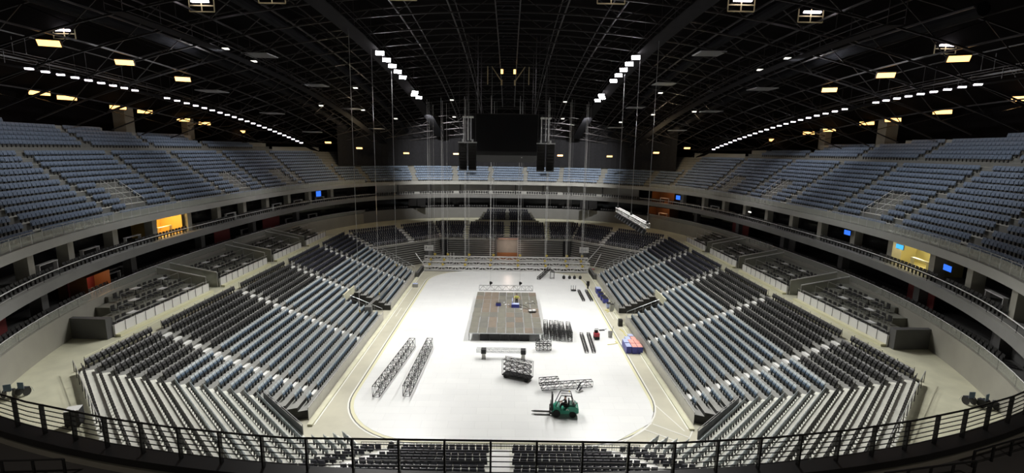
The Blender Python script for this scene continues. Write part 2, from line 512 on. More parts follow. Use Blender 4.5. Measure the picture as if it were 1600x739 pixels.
def add_seat(kind, x, y, z, f, label): SEATS.setdefault(kind, []).append((x, y, z, math.atan2(f[1], f[0]) - PI / 2, label))
def row(kind, p, q, z, f, cuts, lab, pitch=.52):
    """seats from p to q; cuts: list of (a,b) intervals in metres from p left empty"""
    p = np.array(p); q = np.array(q); L = np.hypot(*(q - p)); t = (q - p) / L
    edges = [0.15]
    blocks = []; a = .15
    for c0, c1 in sorted(cuts):
        if c0 > a + .4: blocks.append((a, min(c0, L - .15)))
        a = max(a, c1)
    if L - .15 > a + .4: blocks.append((a, L - .15))
    for bi, (u, v) in enumerate(blocks):
        n = int((v - u) / pitch)
        if n < 1: continue
        o = u + ((v - u) - n * pitch) / 2
        for k in range(n):
            P = p + t * (o + (k + .5) * pitch)
            add_seat(kind, P[0], P[1], z, f, lab(bi, k, n))
AIS = [-23.2, -9.5, 3.9, 17.3]
r2 = math.sqrt(.5)
def rowname(i): return f"{nth(i)} row up"
for s, sn in ((-1, 'left'), (1, 'right')):
    for i in range(NR):
        d = D(i) + .66
        y0 = -ky(d); y1 = ky(d)
        cuts = [(a - .6 - y0, a + .6 - y0) for a in AIS] + [(y1 - 1.6 - y0, y1 - .5 - y0)]
        if i < 6: cuts.append((VG[0] - .3 - y0, VG[1] + .3 - y0))
        cuts.append((y1 - y0 - .5, 99))
        for kind, ya, yb in ((('grey_stadium_chair', y0, y1),) if i < 11 else (('black_stadium_chair', y0, 3.9), ('navy_stadium_chair', 3.9, y1))):
            col = {'grey_stadium_chair': 'grey seat', 'black_stadium_chair': 'black seat', 'navy_stadium_chair': 'navy seat'}[kind]
            lab = lambda bi, k, n, i=i, col=col: f"{col}, {rowname(i)} of {sn} stand, {nth(k)} from near end of {nth(bi)} block"
            row(kind, (s * d, ya), (s * d, yb), Z(i), (-s, 0), [(a - (ya - y0), b - (ya - y0)) for a, b in cuts], lab)
        # near corner
        A = np.array((s * d, -ky(d))); B = np.array((s * kx(d), -(14.3 + d)))
        if i < 4: A = A + (B - A) * .74
        kind = 'grey_stadium_chair' if i < 11 else 'black_stadium_chair'
        col = 'grey seat' if i < 11 else 'black seat'
        L = np.hypot(*(B - A))
        lab = lambda bi, k, n, i=i, col=col: f"{col}, {rowname(i)} of {sn} near corner, {nth(k)} after the bend of the row"
        row(kind, A, B, Z(i), (-s * r2, r2), [(L - .3, 99)], lab)
        if i >= 10:
            A = (s * d, ky(d)); B = (s * kx(d), 14.3 + d); L = math.hypot(A[0] - B[0], A[1] - B[1])
            lab = lambda bi, k, n, i=i: f"navy seat, {rowname(i)} of {sn} far corner, {nth(k)} from the side stand, {nth(bi)} block"
            row('navy_stadium_chair', A, B, Z(i), (-s * r2, -r2), [(L * .55 - .6, L * .55 + .6)], lab)
for i in range(0, 10):
    d = D(i) + .66; y = -(14.3 + d); X = kx(d); ax = X - 2.9
    lab = lambda bi, k, n, i=i: f"navy seat from behind, {nth(i)} row up near stand, {nth(k)} from left, {nth(bi)} block"
    row('navy_stadium_chair', (-X, y), (X, y), Z(i), (0, 1), [(X - .8, X + .8), (X - ax - .8, X - ax + .5), (X + ax - .5, X + ax + .8)], lab)
for i in range(10, NR):
    d = D(i) + .66; y = 14.3 + d; X = kx(d)
    lab = lambda bi, k, n, i=i: f"navy seat, {rowname(i)} of far stand, {nth(k)} from left in {nth(bi)} block"
    row('navy_stadium_chair', (-X, y), (X, y), Z(i), (0, -1), [(X - .7, X + .7), (X - 9.2 - .6, X - 8.6), (X + 8.6, X + 9.8)], lab)
for k in range(5):
    lab = lambda bi, q, n, k=k: f"navy seat in the raised middle block behind the far stand, {nth(k)} row, {nth(q)} from left"
    row('navy_stadium_chair', (-6.4 + .3 * k, 50.2 + .85 * k), (6.4 - .3 * k, 50.2 + .85 * k), zc + .55 + .42 * k, (0, -1), [(6.1 - .3 * k, 6.7 - .3 * k)], lab)
# upper tier seats along the ring
UA = []
for s in (-1, 1):
    for y in (-36.5, -25.3, -14.1, -2.7, 8.3, 19.8, 31.5, 42.0): UA.append(s_at(y=y, side=s))
    for x in (4.4, 13.2, 22.5, 31.5): UA.append(s_at(x=s * x, side=1))
UA = np.array(sorted(UA))
def ring_row(kind, off, z, cond, lab, pitch=.54, aisle=.65, inner=True):
    # walk along the offset curve at even spacing
    N = 1400
    P = np.array([ring_pt(BTOT * k / N, off)[:2] for k in range(N + 1)]); L = np.concatenate([[0], np.cumsum(np.hypot(*np.diff(P, axis=0).T))])
    n = int(L[-1] / pitch); cnt = {}
    for k in range(n):
        u = (k + .5) * L[-1] / n
        sv = np.interp(u, L, np.linspace(0, BTOT, N + 1))
        x = np.interp(u, L, P[:, 0]); y = np.interp(u, L, P[:, 1])
        if not cond(x, y): continue
        j = int(np.argmin(np.abs(UA - sv)))
        sc = abs(UA[j] - sv) * (L[-1] / BTOT)
        if sc < aisle: continue
        _, _, t = ring_pt(sv, 0)
        blk = int(np.searchsorted(UA, sv)); cnt[blk] = cnt.get(blk, 0) + 1
        add_seat(kind, x, y, z, (-t[1], t[0]), lab(x, y, blk, cnt[blk] - 1))
seen_y = lambda x, y: y > -34
VOM = ((-9.5, 2.2), (14.5, 2.0), (28.5, 2.2))
for j in range(UJ):
    lim = 6 if j >= 6 else 99
    cond = (lambda x, y: -34 < y < 46) if j >= 6 else ((lambda x, y: y > -34 and not (abs(x) > 30 and any(abs(y - c) < w_ / 2 + .75 for c, w_ in VOM))) if j else seen_y)
    lab = lambda x, y, b, k, j=j: f"blue seat, upper tier {'left' if x < 0 else 'right'}, {nth(j)} row up, wedge {b}, {nth(k)} along anticlockwise"
    ring_row('blue_stadium_chair', UO(j) + .55, UZ(j), cond, lab)
for k in range(6):
    lab = lambda x, y, b, q, k=k: f"blue seat behind the {'left' if x < 0 else 'right'} upper walkway, {nth(k)} row, wedge {b}, {nth(q)} along"
    ring_row('blue_stadium_chair', XO + .8 * k + .55, wz + .5 * (k + 1), lambda x, y: -34 < y < KL[k] - .5, lab)
for o, z, nm in ((.42, 13.0, 'upper'), (1.2, 9.3, 'lower')):
    lab = lambda x, y, b, q: f"dark seat on the {nm} suite balcony, {'left' if x < 0 else 'right'} side, wedge {b}, {nth(q)} along"
    ring_row('balcony_chair', o, z + .02, seen_y, lab, .62)
PROTO = {}
spec = dict(grey_stadium_chair=(('slate', 'bluec', 'blk')), black_stadium_chair=('blk', 'blkc', 'blk'), navy_stadium_chair=('navy', 'navyc', 'rail'),
            blue_stadium_chair=('upper', 'upper', 'blk'), balcony_chair=('blk', 'blkc', 'blk'))
bv, bf = [], []
for o in STRUCT:
    b = len(bv); bv.extend([v.co.copy() for v in o.data.vertices]); bf.extend([tuple(b + i for i in p.vertices) for p in o.data.polygons])
BV = BVHTree.FromPolygons(bv, bf)
def visible(p):
    q = project(p)
    if not q or not (3 < q[0] < 1597 and 3 < q[1] < 734): return False
    P = Vector(p); d = CAM_L - P; L = d.length; d /= L
    return BV.ray_cast(P + d * .12, d, L - 3)[0] is None
GROUPS = dict(grey_stadium_chair='grey tip-up seats of the lower stands', black_stadium_chair='black tip-up seats of the lower stands', navy_stadium_chair='navy tip-up seats of the lower stands',
              blue_stadium_chair='blue seats of the upper tier', balcony_chair='dark seats on the suite balconies')
CATS = {}
for kind, lst in SEATS.items():
    mats = [M[k] for k in spec[kind]]
    parts = seat_parts(mats, .535 if kind == 'blue_stadium_chair' else (.435 if kind == 'navy_stadium_chair' else .505))
    lst.sort(key=lambda r: (Vector(r[:3]) - CAM_L).dot(fw))
    chosen, rest = [], []
    for r in lst:
        if len(chosen) < 300 and visible((r[0], r[1], r[2] + .80)) : chosen.append(r)
        else: rest.append(r)
    root = None
    with_parts = kind in ('grey_stadium_chair', 'black_stadium_chair', 'navy_stadium_chair')
    if not with_parts:
        one = MB(); om = []
        for pi_, (pn, pm, m) in enumerate(parts):
            b = len(one.v); one.v += pm.v; one.f += [tuple(b + i for i in f) for f in pm.f]; one.mi += [pi_] * len(pm.f)
        me = one.mesh(kind, mats)
        for r in chosen:
            o = bpy.data.objects.new(kind, me); COL.objects.link(o); o.location = r[:3]; o.rotation_euler = (0, 0, r[3])
            tag(o, r[4], 'seat', GROUPS[kind])
    else:
        for r in chosen:
            if root is None:
                root = empty(kind, r[:3], r[3], r[4], 'seat', GROUPS[kind])
                kids = [pm.build(pn, m, root) for pn, pm, m in parts]
            else:
                tag(copy_tree(root, kids, r[:3], r[3]), r[4])
    # the remaining ones: one mass
    rest = [r for r in rest if (lambda q: q and -150 < q[0] < 1750 and -100 < q[1] < 800)(project(r[:3]))]
    V = np.array(sum((pm.v for _, pm, _ in parts), [])); F = []; MI = []; b = 0
    for k, (_, pm, _) in enumerate(parts):
        F += [tuple(b + i for i in f) for f in pm.f]; MI += [k] * len(pm.f); b += len(pm.v)
    R = np.array([r[:4] for r in rest])
    c, s_ = np.cos(R[:, 3])[:, None], np.sin(R[:, 3])[:, None]
    X = V[None, :, 0] * c - V[None, :, 1] * s_ + R[:, 0:1]; Y = V[None, :, 0] * s_ + V[None, :, 1] * c + R[:, 1:2]; ZZ = V[None, :, 2] + R[:, 2:3]
    AV = np.stack([X, Y, ZZ], -1).reshape(-1, 3)
    lens = np.array([len(f) for f in F]); flat = np.concatenate([np.array(f) for f in F])
    nv = len(V); n = len(rest)
    me = bpy.data.meshes.new(kind + '_mass')
    me.vertices.add(len(AV)); me.vertices.foreach_set('co', AV.astype(np.float32).ravel())
    loops = (flat[None, :] + (np.arange(n) * nv)[:, None]).ravel().astype(np.int32)
    me.loops.add(len(loops)); me.loops.foreach_set('vertex_index', loops)
    pl = np.tile(lens, n); st = np.concatenate([[0], np.cumsum(pl)[:-1]]).astype(np.int32)
    me.polygons.add(len(pl)); me.polygons.foreach_set('loop_start', st)
    for m in mats: me.materials.append(m)
    me.polygons.foreach_set('material_index', np.tile(np.array(MI, dtype=np.int32), n))
    me.update(calc_edges=True); me.validate()
    nmx = kind.replace('_stadium_chair', '_seating').replace('_chair', '_seating')
    o = bpy.data.objects.new(nmx, me); COL.objects.link(o)
    tag(o, 'remaining ' + GROUPS[kind] + ', massed rows further off', 'seating', None, 'stuff')
    print('SEATS', kind, len(lst), len(chosen), n)
# ------------------------------------------------------------------ stairs, rails and barriers of the lower bowl
SN = {-1: 'left', 1: 'right'}
for s in (-1, 1):
    for ai, ay in enumerate(AIS + [None]):
        mb = MB()
        for i in range(NR - 1):
            d1 = D(i + 1)
            y = ay if ay is not None else ky(d1) - 1.05
            if i < 6 and ay is not None and VG[0] - .7 < y < VG[1] + .7: continue
            mb.box((s * (d1 - .16), y, Z(i) + .10), (.32, 1.02, .20))
        struct(f'stair_{SN[s]}_{ai + 1}', mb, M['step'], False)
    # handrail hoops on the three far aisles
    for ai, ay in ((2, 3.9), (3, 17.3), (4, None)):
        r = empty('aisle_handrail', (s * 24, (ay if ay is not None else 28), Z(6)), 0,
                  f"row of white handrail hoops on the {nth(ai)} aisle of the {SN[s]} stand", 'handrail', 'aisle handrails')
        for i in range(NR - 1):
            d1 = D(i + 1); y = ay if ay is not None else ky(d1) - 1.05
            if i < 6 and ai == 2: continue
            h = MB(); x = s * (d1 - .1) - r.location.x; yy = y - r.location.y; z = Z(i) + .2 - r.location.z
            h.path([(x, yy - .08, z), (x, yy - .08, z + .85), (x, yy + .12, z + .85), (x, yy + .12, z)], .03)
            h.build('hoop', M['white'], r)
    mb = MB()
    for i in range(5, NR - 1):      # far corner aisle
        d1 = D(i + 1)
        if i < 10: continue
        f = .55; x = s * (d1 + (kx(d1) - d1) * f); y = ky(d1) + (14.3 + d1 - ky(d1)) * f
        mb.box((x - .12 * s, y - .12, Z(i) + .1), (1.0, .34, .2), -s * PI / 4)
        mb.box((x - .44 * s, y - .44, Z(i) + .012), (1.0, .5, .02), -s * PI / 4)
    struct(f'stair_{SN[s]}_corner', mb, M['step'], False)
    mb = MB()
    for i in range(0, 12):
        d1 = D(i + 1); x = s * (kx(d1) - 2.75); y = -(14.3 + d1)
        mb.box((x, y + .16, Z(i) + .1), (1.15, .32, .2)); mb.box((x, y + .6, Z(i) + .012), (1.15, .5, .02))
    struct(f'stair_near_{SN[s]}', mb, M['step'], False)
    mb = MB()
    for i in range(10, NR - 1):
        d1 = D(i + 1); mb.box((s * 9.2, 14.3 + d1 - .16, Z(i) + .1), (1.0, .32, .2)); mb.box((s * 9.2, 14.3 + d1 - .6, Z(i) + .012), (1.0, .5, .02))
    struct(f'stair_far_{SN[s]}', mb, M['lineY'], False)
mb = MB()
for i in range(0, 12):
    d1 = D(i + 1); mb.box((0, -(14.3 + d1) + .16, Z(i) + .1), (1.35, .32, .2)); mb.box((0, -(14.3 + d1) + .6, Z(i) + .012), (1.35, .5, .02))
struct('stair_near_centre', mb, M['step'], False)
mb = MB()
for i in range(10, NR - 1):
    d1 = D(i + 1); mb.box((0, 14.3 + d1 - .16, Z(i) + .1), (1.1, .32, .2)); mb.box((0, 14.3 + d1 - .6, Z(i) + .012), (1.1, .5, .02))
struct('stair_far_centre', mb, M['lineY'], False)

def railing(name, label, cat, pts, h, post_gap, m_post, m_rail, bars=(), r_post=.025, r_rail=.03, infill=None, group=None, zfun=None, flat=False, m_bar=None):
    """pts: foot line (x,y,z); posts along it, top rail, optional bars at given heights"""
    P = [Vector(p) for p in pts]
    o = P[0].copy()
    r = empty(name, o, 0, label, cat, group)
    L = [0]
    for a, b in zip(P[:-1], P[1:]): L.append(L[-1] + (b - a).length)
    def at(u):
        for k in range(len(P) - 1):
            if u <= L[k + 1] + 1e-6: return P[k].lerp(P[k + 1], (u - L[k]) / max(L[k + 1] - L[k], 1e-6)), (P[k + 1] - P[k]).normalized()
        return P[-1], (P[-1] - P[-2]).normalized()
    n = max(1, round(L[-1] / post_gap))
    for k in range(n + 1):
        q, t = at(L[-1] * k / n); q = q - o; m = MB()
        if flat: m.box((q.x, q.y, q.z + h / 2), (.05, .10, h), math.atan2(t.y, t.x))
        else: m.bar(q, q + Vector((0, 0, h)), r_post)
        m.build('post', m_post, r)
    V = lambda hh: [p - o + Vector((0, 0, hh)) for p in P]
    m = MB(); m.path(V(h), r_rail, 6); m.build('top_rail', m_rail, r)
    for b in bars:
        m = MB(); m.path(V(b), .014 if flat else .012, 4); m.build('bar', m_bar or m_rail, r)
    if infill:
        m = MB()
        for a, b in zip(P[:-1], P[1:]):
            a, b = a - o, b - o; t = (b - a).normalized(); nn = Vector((t.y, -t.x, 0)) * .02
            for sg in (1,):
                q = [a - nn, b - nn, b + nn, a + nn]
                base = len(m.v); m.v += [tuple(v + Vector((0, 0, infill[1]))) for v in q] + [tuple(v + Vector((0, 0, infill[2]))) for v in q]
                for f in ((3, 2, 1, 0), (4, 5, 6, 7), (0, 1, 5, 4), (1, 2, 6, 5), (2, 3, 7, 6), (3, 0, 4, 7)): m.f.append(tuple(base + i for i in f)); m.mi.append(0)
        m.build('infill_sheet', infill[0], r)
    return r
for s in (-1, 1):
    for ya, yb, w in ((-26.6, VG[0] - .1, 'nearer'), (VG[1] + .1, 25, 'farther')):
        railing('rink_barrier', f"pale panelled barrier in front of the {w} half of the {SN[s]} stand", 'barrier',
                [(s * 17.38, ya, 0), (s * 17.38, yb, 0)], 1.25, 1.25, M['rail'], M['panel'], infill=(M['panel'], .05, 1.15), group='rinkside barriers', r_post=.02)
    railing('corner_guardrail', f"pale guardrail down the far cut edge of the {SN[s]} stand", 'guardrail',
            [(s * (D(i) + .2), ky(D(i)) + .05, Z(i)) for i in range(0, 10)], 1.0, 1.3, M['alu'], M['alu'], bars=(.5,), group='guardrails of the side stands')
    railing('corner_guardrail', f"guardrail with dark posts behind the top row of the {SN[s]} near corner", 'guardrail',
            [(s * (D(17) + .22), -ky(D(17)) - .1, zc), (s * (kx(D(17)) + 6), -(14.3 + D(17)) + 6.3, zc)], .95, 1.5, M['rail'], M['alu'], group='guardrails of the side stands')
    railing('walkway_guardrail', f"thin dark-post guardrail along the walkway behind the {SN[s]} stand", 'guardrail',
            [(s * (D(17) + .12), -ky(D(17)) + .8, zc), (s * (D(17) + .12), 31, zc)], .85, 1.7, M['rail'], M['lineY'], group='guardrails of the side stands', r_post=.022, r_rail=.018)
    for k, i in enumerate((1, 3)):
        pass
    railing('gangway_guardrail', f"steel guardrail on the near edge of the gangway through the {SN[s]} stand", 'guardrail',
            [(s * (17.5 + .9 * k), VG[0] - .12, Z(k)) for k in range(6)], .95, 1.1, M['chrome'], M['chrome'], bars=(.5,), group='guardrails of the side stands')
    # parapet in front of the near corner seats
    a, b = (s * (D(4) - .02), -ky(D(4)) - .3), (s * (kx(D(4)) + 2.9), -(14.3 + D(4)) + 2.9)
    railing('corner_barrier', f"grey parapet panel in front of the {SN[s]} near corner rows", 'barrier',
            [(*a, Z(4) - .3), (*b, Z(4) - .3)], 1.15, 2.0, M['fascia'], M['alu'], infill=(M['fascia'], 0, .95), group='rinkside barriers')
X0 = kx(D(0)) + .2
railing('end_balustrade', 'steel balustrade with fine pickets in front of the near navy seats', 'balustrade',
        [(-X0, -31.6, 0), (X0, -31.6, 0)], 1.2, 1.1, M['trussk'], M['rail'], group=None)
pk = MB()
for k in range(int(2 * X0 / .2)): pk.bar((k * .2, 0, .08), (k * .2, 0, 1.16), .009)
END_B = [o for o in bpy.data.objects if o.name.startswith('end_balustrade')][0]
pk.build('picket_infill', M['trussk'], END_B)
railing('stand_guardrail', 'pale guardrail along the front of the far navy seats', 'guardrail',
        [(-D(10), ky(D(10)), Z(10)), (-kx(D(10)), 14.3 + D(10), Z(10)), (kx(D(10)), 14.3 + D(10), Z(10)), (D(10), ky(D(10)), Z(10))], 1.0, 1.3, M['alu'], M['alu'], bars=(.25, .5, .75))
# gate in the folded stand and dark openings
mb = MB(); mb.prism([(-17.3, 29.0), (17.3, 29.0), (12, 40.2), (-12, 40.2)], 0, .02); struct('floor_shade_clutter', mb, M['shade_clutter'], False)  # shade and clutter under the far trusses, put in as a dark sheet
mb = MB()
for k in range(5):
    a = 7.2 - .3 * k; y = 49.4 + .85 * k; mb.prism([(-a, y), (a, y), (a, y + .87), (-a, y + .87)], zc - .05, zc + .55 + .42 * k, 0)
struct('terrace_far_middle', mb, [M['boxfl']])
mb = MB()
for x0, x1, h in ((-7.6, 7.6, .95), (-16, -9, .8), (9, 16, .8)): mb.box(((x0 + x1) / 2, 48.4, zc + h / 2), (x1 - x0, .2, h))
struct('wall_far_parapet', mb, M['concrete'], False)
mb = MB(); mb.box((.35, 41.0, 3.25), (4.6, .25, 3.3)); struct('door_1', mb, M['gatep'], False)
mb = MB(); mb.box((-2.3, 40.6, 2.6), (.35, .6, 5.0)); mb.box((3.0, 40.6, 2.6), (.35, .6, 5.0)); mb.box((.35, 40.6, 5.0), (5.6, .6, .3)); struct('trim_7', mb, M['walld'], False)
mb = MB(); mb.box((.35, 40.7, .8), (5.0, .5, 1.55)); struct('trim_8', mb, M['wood'], False)
for k, x in ((2, -13.9), (3, 13.4)):
    mb = MB(); mb.box((x, 39.9, 2.2), (1.7, .5, 4.6)); struct(f'door_{k}', mb, M['black'], False)
for s in (-1, 1):
    mb = MB(); mb.box((s * (D(6) - .06), (VG[0] + VG[1]) / 2, 1.25), (.1, VG[1] - VG[0], 2.5)); struct(f'door_{4 if s < 0 else 5}', mb, M['black'], False)
    mb = MB(); mb.box((s * (D(6) + .05), (VG[0] + VG[1]) / 2, 3.2), (.16, VG[1] - VG[0] + .6, 1.1)); struct(f'trim_{9 if s < 0 else 10}', mb, M['concrete'], False)
# ------------------------------------------------------------------ club boxes behind the walkway
BOX = [(-24.5, -10.2), (-7.9, 4.1), (6.1, 16.2), (18.2, 27.5)]
CH = MB(); CH.box((0, 0, .44), (.46, .46, .06))
CB = MB(); CB.box((0, -.22, .70), (.46, .05, .46))
CL = [MB() for _ in range(4)]
for k, (x, y) in enumerate(((-.2, -.2), (.2, -.2), (-.2, .2), (.2, .2))): CL[k].bar((x, y, 0), (x, y, .42), .018)
ch_root = None; BN = ['nearest', 'second', 'third', 'farthest']
for s in (-1, 1):
    for bi, (ya, yb) in enumerate(BOX):
        mb = MB()
        for t in range(4):
            x0 = 35.6 + 1.45 * t; x1 = x0 + 1.45; ya = BOX[bi][0] + (1.7 * t if bi == 0 else 0)
            P = [(s * x0, ya), (s * x1, ya), (s * x1, yb), (s * x0, yb)]
            mb.prism(P if s > 0 else P[::-1], zc - .05, zc + .5 + .55 * t, 0)
        struct(f'floor_box_{SN[s]}_{bi + 1}', mb, [M['boxfl']]); ya = BOX[bi][0]
        mb = MB(); mb.box((s * 35.55, (ya + yb) / 2, zc + .55), (.12, yb - ya, 1.1)); struct(f'wall_box_{SN[s]}_{bi + 1}', mb, M['white'], False)
        mb = MB(); mb.box((s * 35.2, (ya + yb) / 2, zc + .12), (.5, yb - ya, .24)); struct(f'trim_box_{SN[s]}_{bi + 1}', mb, M['lineY'], False)
        railing('box_front_rail', f"dark-post rail on the white front of the {BN[bi]} box terrace, {SN[s]} side", 'rail',
                [(s * 35.45, ya, zc + .2), (s * 35.45, yb, zc + .2)], 1.25, 1.35, M['rail'], M['alu'], group='rails of the box terraces', r_post=.02, r_rail=.02)
        for t in range(3):
            ya = BOX[bi][0] + (2.2 * t if bi == 0 else 0)
            x = s * (35.6 + 1.45 * t + .35); z = zc + .5 + .55 * t; n = int((yb - ya - 1.4) / .82)
            dr = empty('drink_rail', (x - s * .25, ya, z), 0, f"long thin pale counter rail, {nth(t)} tier of the {BN[bi]} box terrace, {SN[s]} side", 'counter rail', 'counter rails in the boxes')
            m = MB(); m.bar((0, .6, .92), (0, yb - ya - .6, .92), .03); m.build('top_rail', M['chrome'], dr)
            for k in range(4):
                m = MB(); yy = .6 + (yb - ya - 1.2) * k / 3; m.bar((0, yy, 0), (0, yy, .92), .02); m.build('post', M['chrome'], dr)
            kk = 0
            for k in range(n):
                y = ya + .9 + k * .82
                if k % 5 == 3:
                    tb = empty('side_table', (x + s * .35, y, z), 0, f"small white side table {nth(k // 5)} from near end, {nth(t)} tier, {BN[bi]} {SN[s]} box", 'table', 'white side tables in the boxes')
                    m = MB(); m.box((0, 0, .72), (.55, .95, .05)); m.build('top', M['white'], tb)
                    m = MB(); m.bar((0, 0, 0), (0, 0, .70), .04, 8); m.box((0, 0, .02), (.4, .4, .03)); m.build('stem', M['trussk'], tb)
                    continue
                lab = f"black box chair, {nth(kk)} from near end, {nth(t)} tier, {BN[bi]} box terrace, {SN[s]} side"; kk += 1
                if ch_root is None:
                    ch_root = empty('box_chair', (x + s * .35, y, z), s * PI / 2, lab, 'chair', 'black chairs in the club boxes')
                    ck_ = [CH.build('seat', M['blkc'], ch_root), CB.build('backrest', M['blk'], ch_root)] + [c_.build('leg', M['chrome'], ch_root) for c_ in CL]
                else: tag(copy_tree(ch_root, ck_, (x + s * .35, y, z), s * PI / 2), lab)
    # glass screens in pairs between the boxes
    for gi, (yg, _) in enumerate(((-10.2, 0), (-7.9, 0), (4.1, 0), (6.1, 0), (16.2, 0), (18.2, 0))):
        g = empty('glass_partition', (s * 35.8, yg, zc), 0, f"sloping glass screen with white top rail, {nth(gi)} from the viewer beside the {SN[s]} boxes", 'glass screen', 'glass screens between the boxes')
        pts = [(0, .0), (5.7, .0)]
        m = MB(); e = s
        for x0, x1 in ((0, 5.7),):
            A = [(0, 0, .1), (e * x1, 0, .1), (e * x1, 0, 3.0), (0, 0, 1.85)]
            m.quad(*[(p[0], -.02, p[2]) for p in A]); m.quad(*[(p[0], .02, p[2]) for p in A[::-1]])
        m.build('glass_sheet', M['glass'], g)
        m = MB(); m.bar((0, 0, 1.87), (e * 5.7, 0, 3.02), .075); m.build('top_rail', M['white'], g)
        m = MB(); m.box((0, 0, .95), (.09, .09, 1.9)); m.build('end_post', M['chrome'], g)
    mb = MB(); P = [(s * 35.6, -25.2), (s * 41.0, -24.9), (s * 41.0, -24.5), (s * 35.6, -24.5)]
    mb.prism(P if s > 0 else P[::-1], zc, zc + 1.9); struct(f'wall_boxend_{SN[s]}', mb, M['walld'], False)
    # rail between boxes and dark suites
    railing('club_rail', f"long pale rail above the {SN[s]} club boxes in front of dark suites", 'rail',
            [(*ring_pt(s_at(y=y, side=s), .55)[:2], 9.3) for y in np.linspace(-44, 46, 60)], .75, 3.0, M['rail'], M['white'], infill=(M['glass'], .05, .7), group='rails around the bowl', r_rail=.03)
    railing('balcony_rail', f"double pale rail along the {SN[s]} suite balcony", 'rail',
            [(*ring_pt(s_at(y=y, side=s), .0)[:2], 13.02) for y in np.linspace(-48, 48, 66)], .62, 2.4, M['rail'], M['white'], bars=(.10,), group='rails around the bowl', r_rail=.042)
    railing('tier_rail', f"upper tier front rail with posts and glass, {SN[s]} side", 'rail',
            [(*ring_pt(s_at(y=y, side=s), .15)[:2], 16.3) for y in np.linspace(-41, 46, 64)], .95, 1.55, M['alu'], M['fascial'], infill=(M['glass'], .05, .8), group='rails around the bowl', r_post=.028, r_rail=.03)
railing('tier_rail', 'upper tier front rail with posts across the far end', 'rail',
        [(*ring_pt(s_at(x=x, side=1), .15)[:2], 16.3) for x in np.linspace(31, -31, 30)], .9, 2.4, M['alu'], M['fascial'], group='rails around the bowl')
# ------------------------------------------------------------------ the black railing in front of the viewer
def near_pts(z):
    xs = [-24, -21, -18, -15.5, -13.3, -10.3, -8.3, -6.2, -5.1, 4.6, 7.4, 9.7, 11.8, 13.9, 16, 18.5, 21.5, 24]
    out = []
    for x in xs:
        k = s_at(x=x, side=-1); p = ring_pt(k, .06); out.append((p[0], p[1], z))
    return out
railing('front_railing', 'black bar railing on the parapet right in front of the viewer', 'railing', near_pts(16.1), .88, 1.16,
        M['rail'], M['rail'], bars=(.147, .294, .44, .587, .734), flat=True, r_rail=.028)
for k, (P, lb) in enumerate((([(-16.5, -55.6), (-11.2, -55.25)], 'black stair railing below the parapet at the bottom left corner of the view'),
                          ([(10.3, -55.45), (13.2, -54.9)], 'low black railing below the parapet near the bottom right corner'),
                          ([(13.6, -54.45), (18.5, -52.8)], 'black stair railing against the parapet at the bottom right corner'))):
    railing('stair_railing', lb, 'railing', [(x, y - .3, 15.0) for x, y in P], 1.1, .8, M['rail'], M['rail'], bars=(.4, .75), group='vomitory stair railings', r_post=.035)

# pale handrails over the stair openings of the upper tier
for s in (-1, 1):
    for k, (y, w_) in enumerate(((-9.5, 2.2), (14.5, 2.0), (28.5, 2.2))):
        for q in (-1, 1):
            sv = s_at(y=y + q * w_ / 2, side=s)
            P = []
            for j in range(1, 6):
                p = ring_pt(sv, UO(j) + .3); P.append((p[0], p[1], UZ(j)))
            railing('tier_handrail', f"pale sloping handrail {'before' if q < 0 else 'beyond'} the {nth(k)} stair opening in the {SN[s]} upper tier", 'handrail', P, 1.15, .9, M['alu'], M['white'], bars=(.6,), group='handrails of the upper tier')
# ------------------------------------------------------------------ suites, piers, screens, lit rooms
def ring_box(s0, s1, o0, o1, z0, z1, m, name, faces='all'):
    mb = MB(); n = max(1, int(abs(s1 - s0) / 1.2)); A = [ring_pt(s0 + (s1 - s0) * k / n, o0)[:2] for k in range(n + 1)]; B = [ring_pt(s0 + (s1 - s0) * k / n, o1)[:2] for k in range(n + 1)]
    for k in range(n):
        mb.quad((*A[k], z0), (*A[k + 1], z0), (*B[k + 1], z0), (*B[k], z0)); mb.quad((*A[k], z1), (*A[k + 1], z1), (*B[k + 1], z1), (*B[k], z1))
        mb.quad((*B[k], z0), (*B[k + 1], z0), (*B[k + 1], z1), (*B[k], z1))
        if faces == 'all': mb.quad((*A[k], z0), (*A[k + 1], z0), (*A[k + 1], z1), (*A[k], z1))
    for P, Q in ((A[0], B[0]), (A[-1], B[-1])): mb.quad((*P, z0), (*Q, z0), (*Q, z1), (*P, z1))
    o = mb.build(name, m); return o
for s in (-1, 1):
    for k, y in enumerate([-34, -28, -22.6, -15.8, -9.0, -2.2, 4.6, 11.4, 18.2, 25, 31.5, 38]):
        sv = s_at(y=y, side=s)
        o = ring_box(sv - .42, sv + .42, .78, 1.7, 13.0, 15.56, M['wall'], f'column_{SN[s]}_{k + 1}'); tag(o, kind='structure')
        if k % 2 == 0:
            o = ring_box(sv + 2.6, sv + 3.5, 1.6, 2.5, 9.3, 12.2, M['walld'], f'column_{SN[s]}_{k + 21}'); tag(o, kind='structure')
    for k, (y0, y1) in enumerate(((-33.2, -29), (-21, -17), (5.5, 9.5), (19, 24))):
        o = ring_box(s_at(y=y0, side=s), s_at(y=y1, side=s), 2.4, 2.5, 9.35, 11.9, M['red'] if (k % 2 or s < 0) else M['walld'], f'wall_red_{SN[s]}_{k + 1}'); tag(o, kind='structure')
far_wall = ring_box(s_at(x=30, side=1), s_at(x=-30, side=1), 2.2, 2.4, 13.0, 15.56, M['fascial'], 'wall_far_suites'); tag(far_wall, kind='structure')
for k, x in enumerate((-26, -19, -12, -5, 2, 9, 16, 23)):
    sv = s_at(x=x, side=1); o = ring_box(sv - .12, sv + .12, 2.0, 2.2, 13.0, 15.5, M['walld'], f'column_far_{k + 1}'); tag(o, kind='structure')
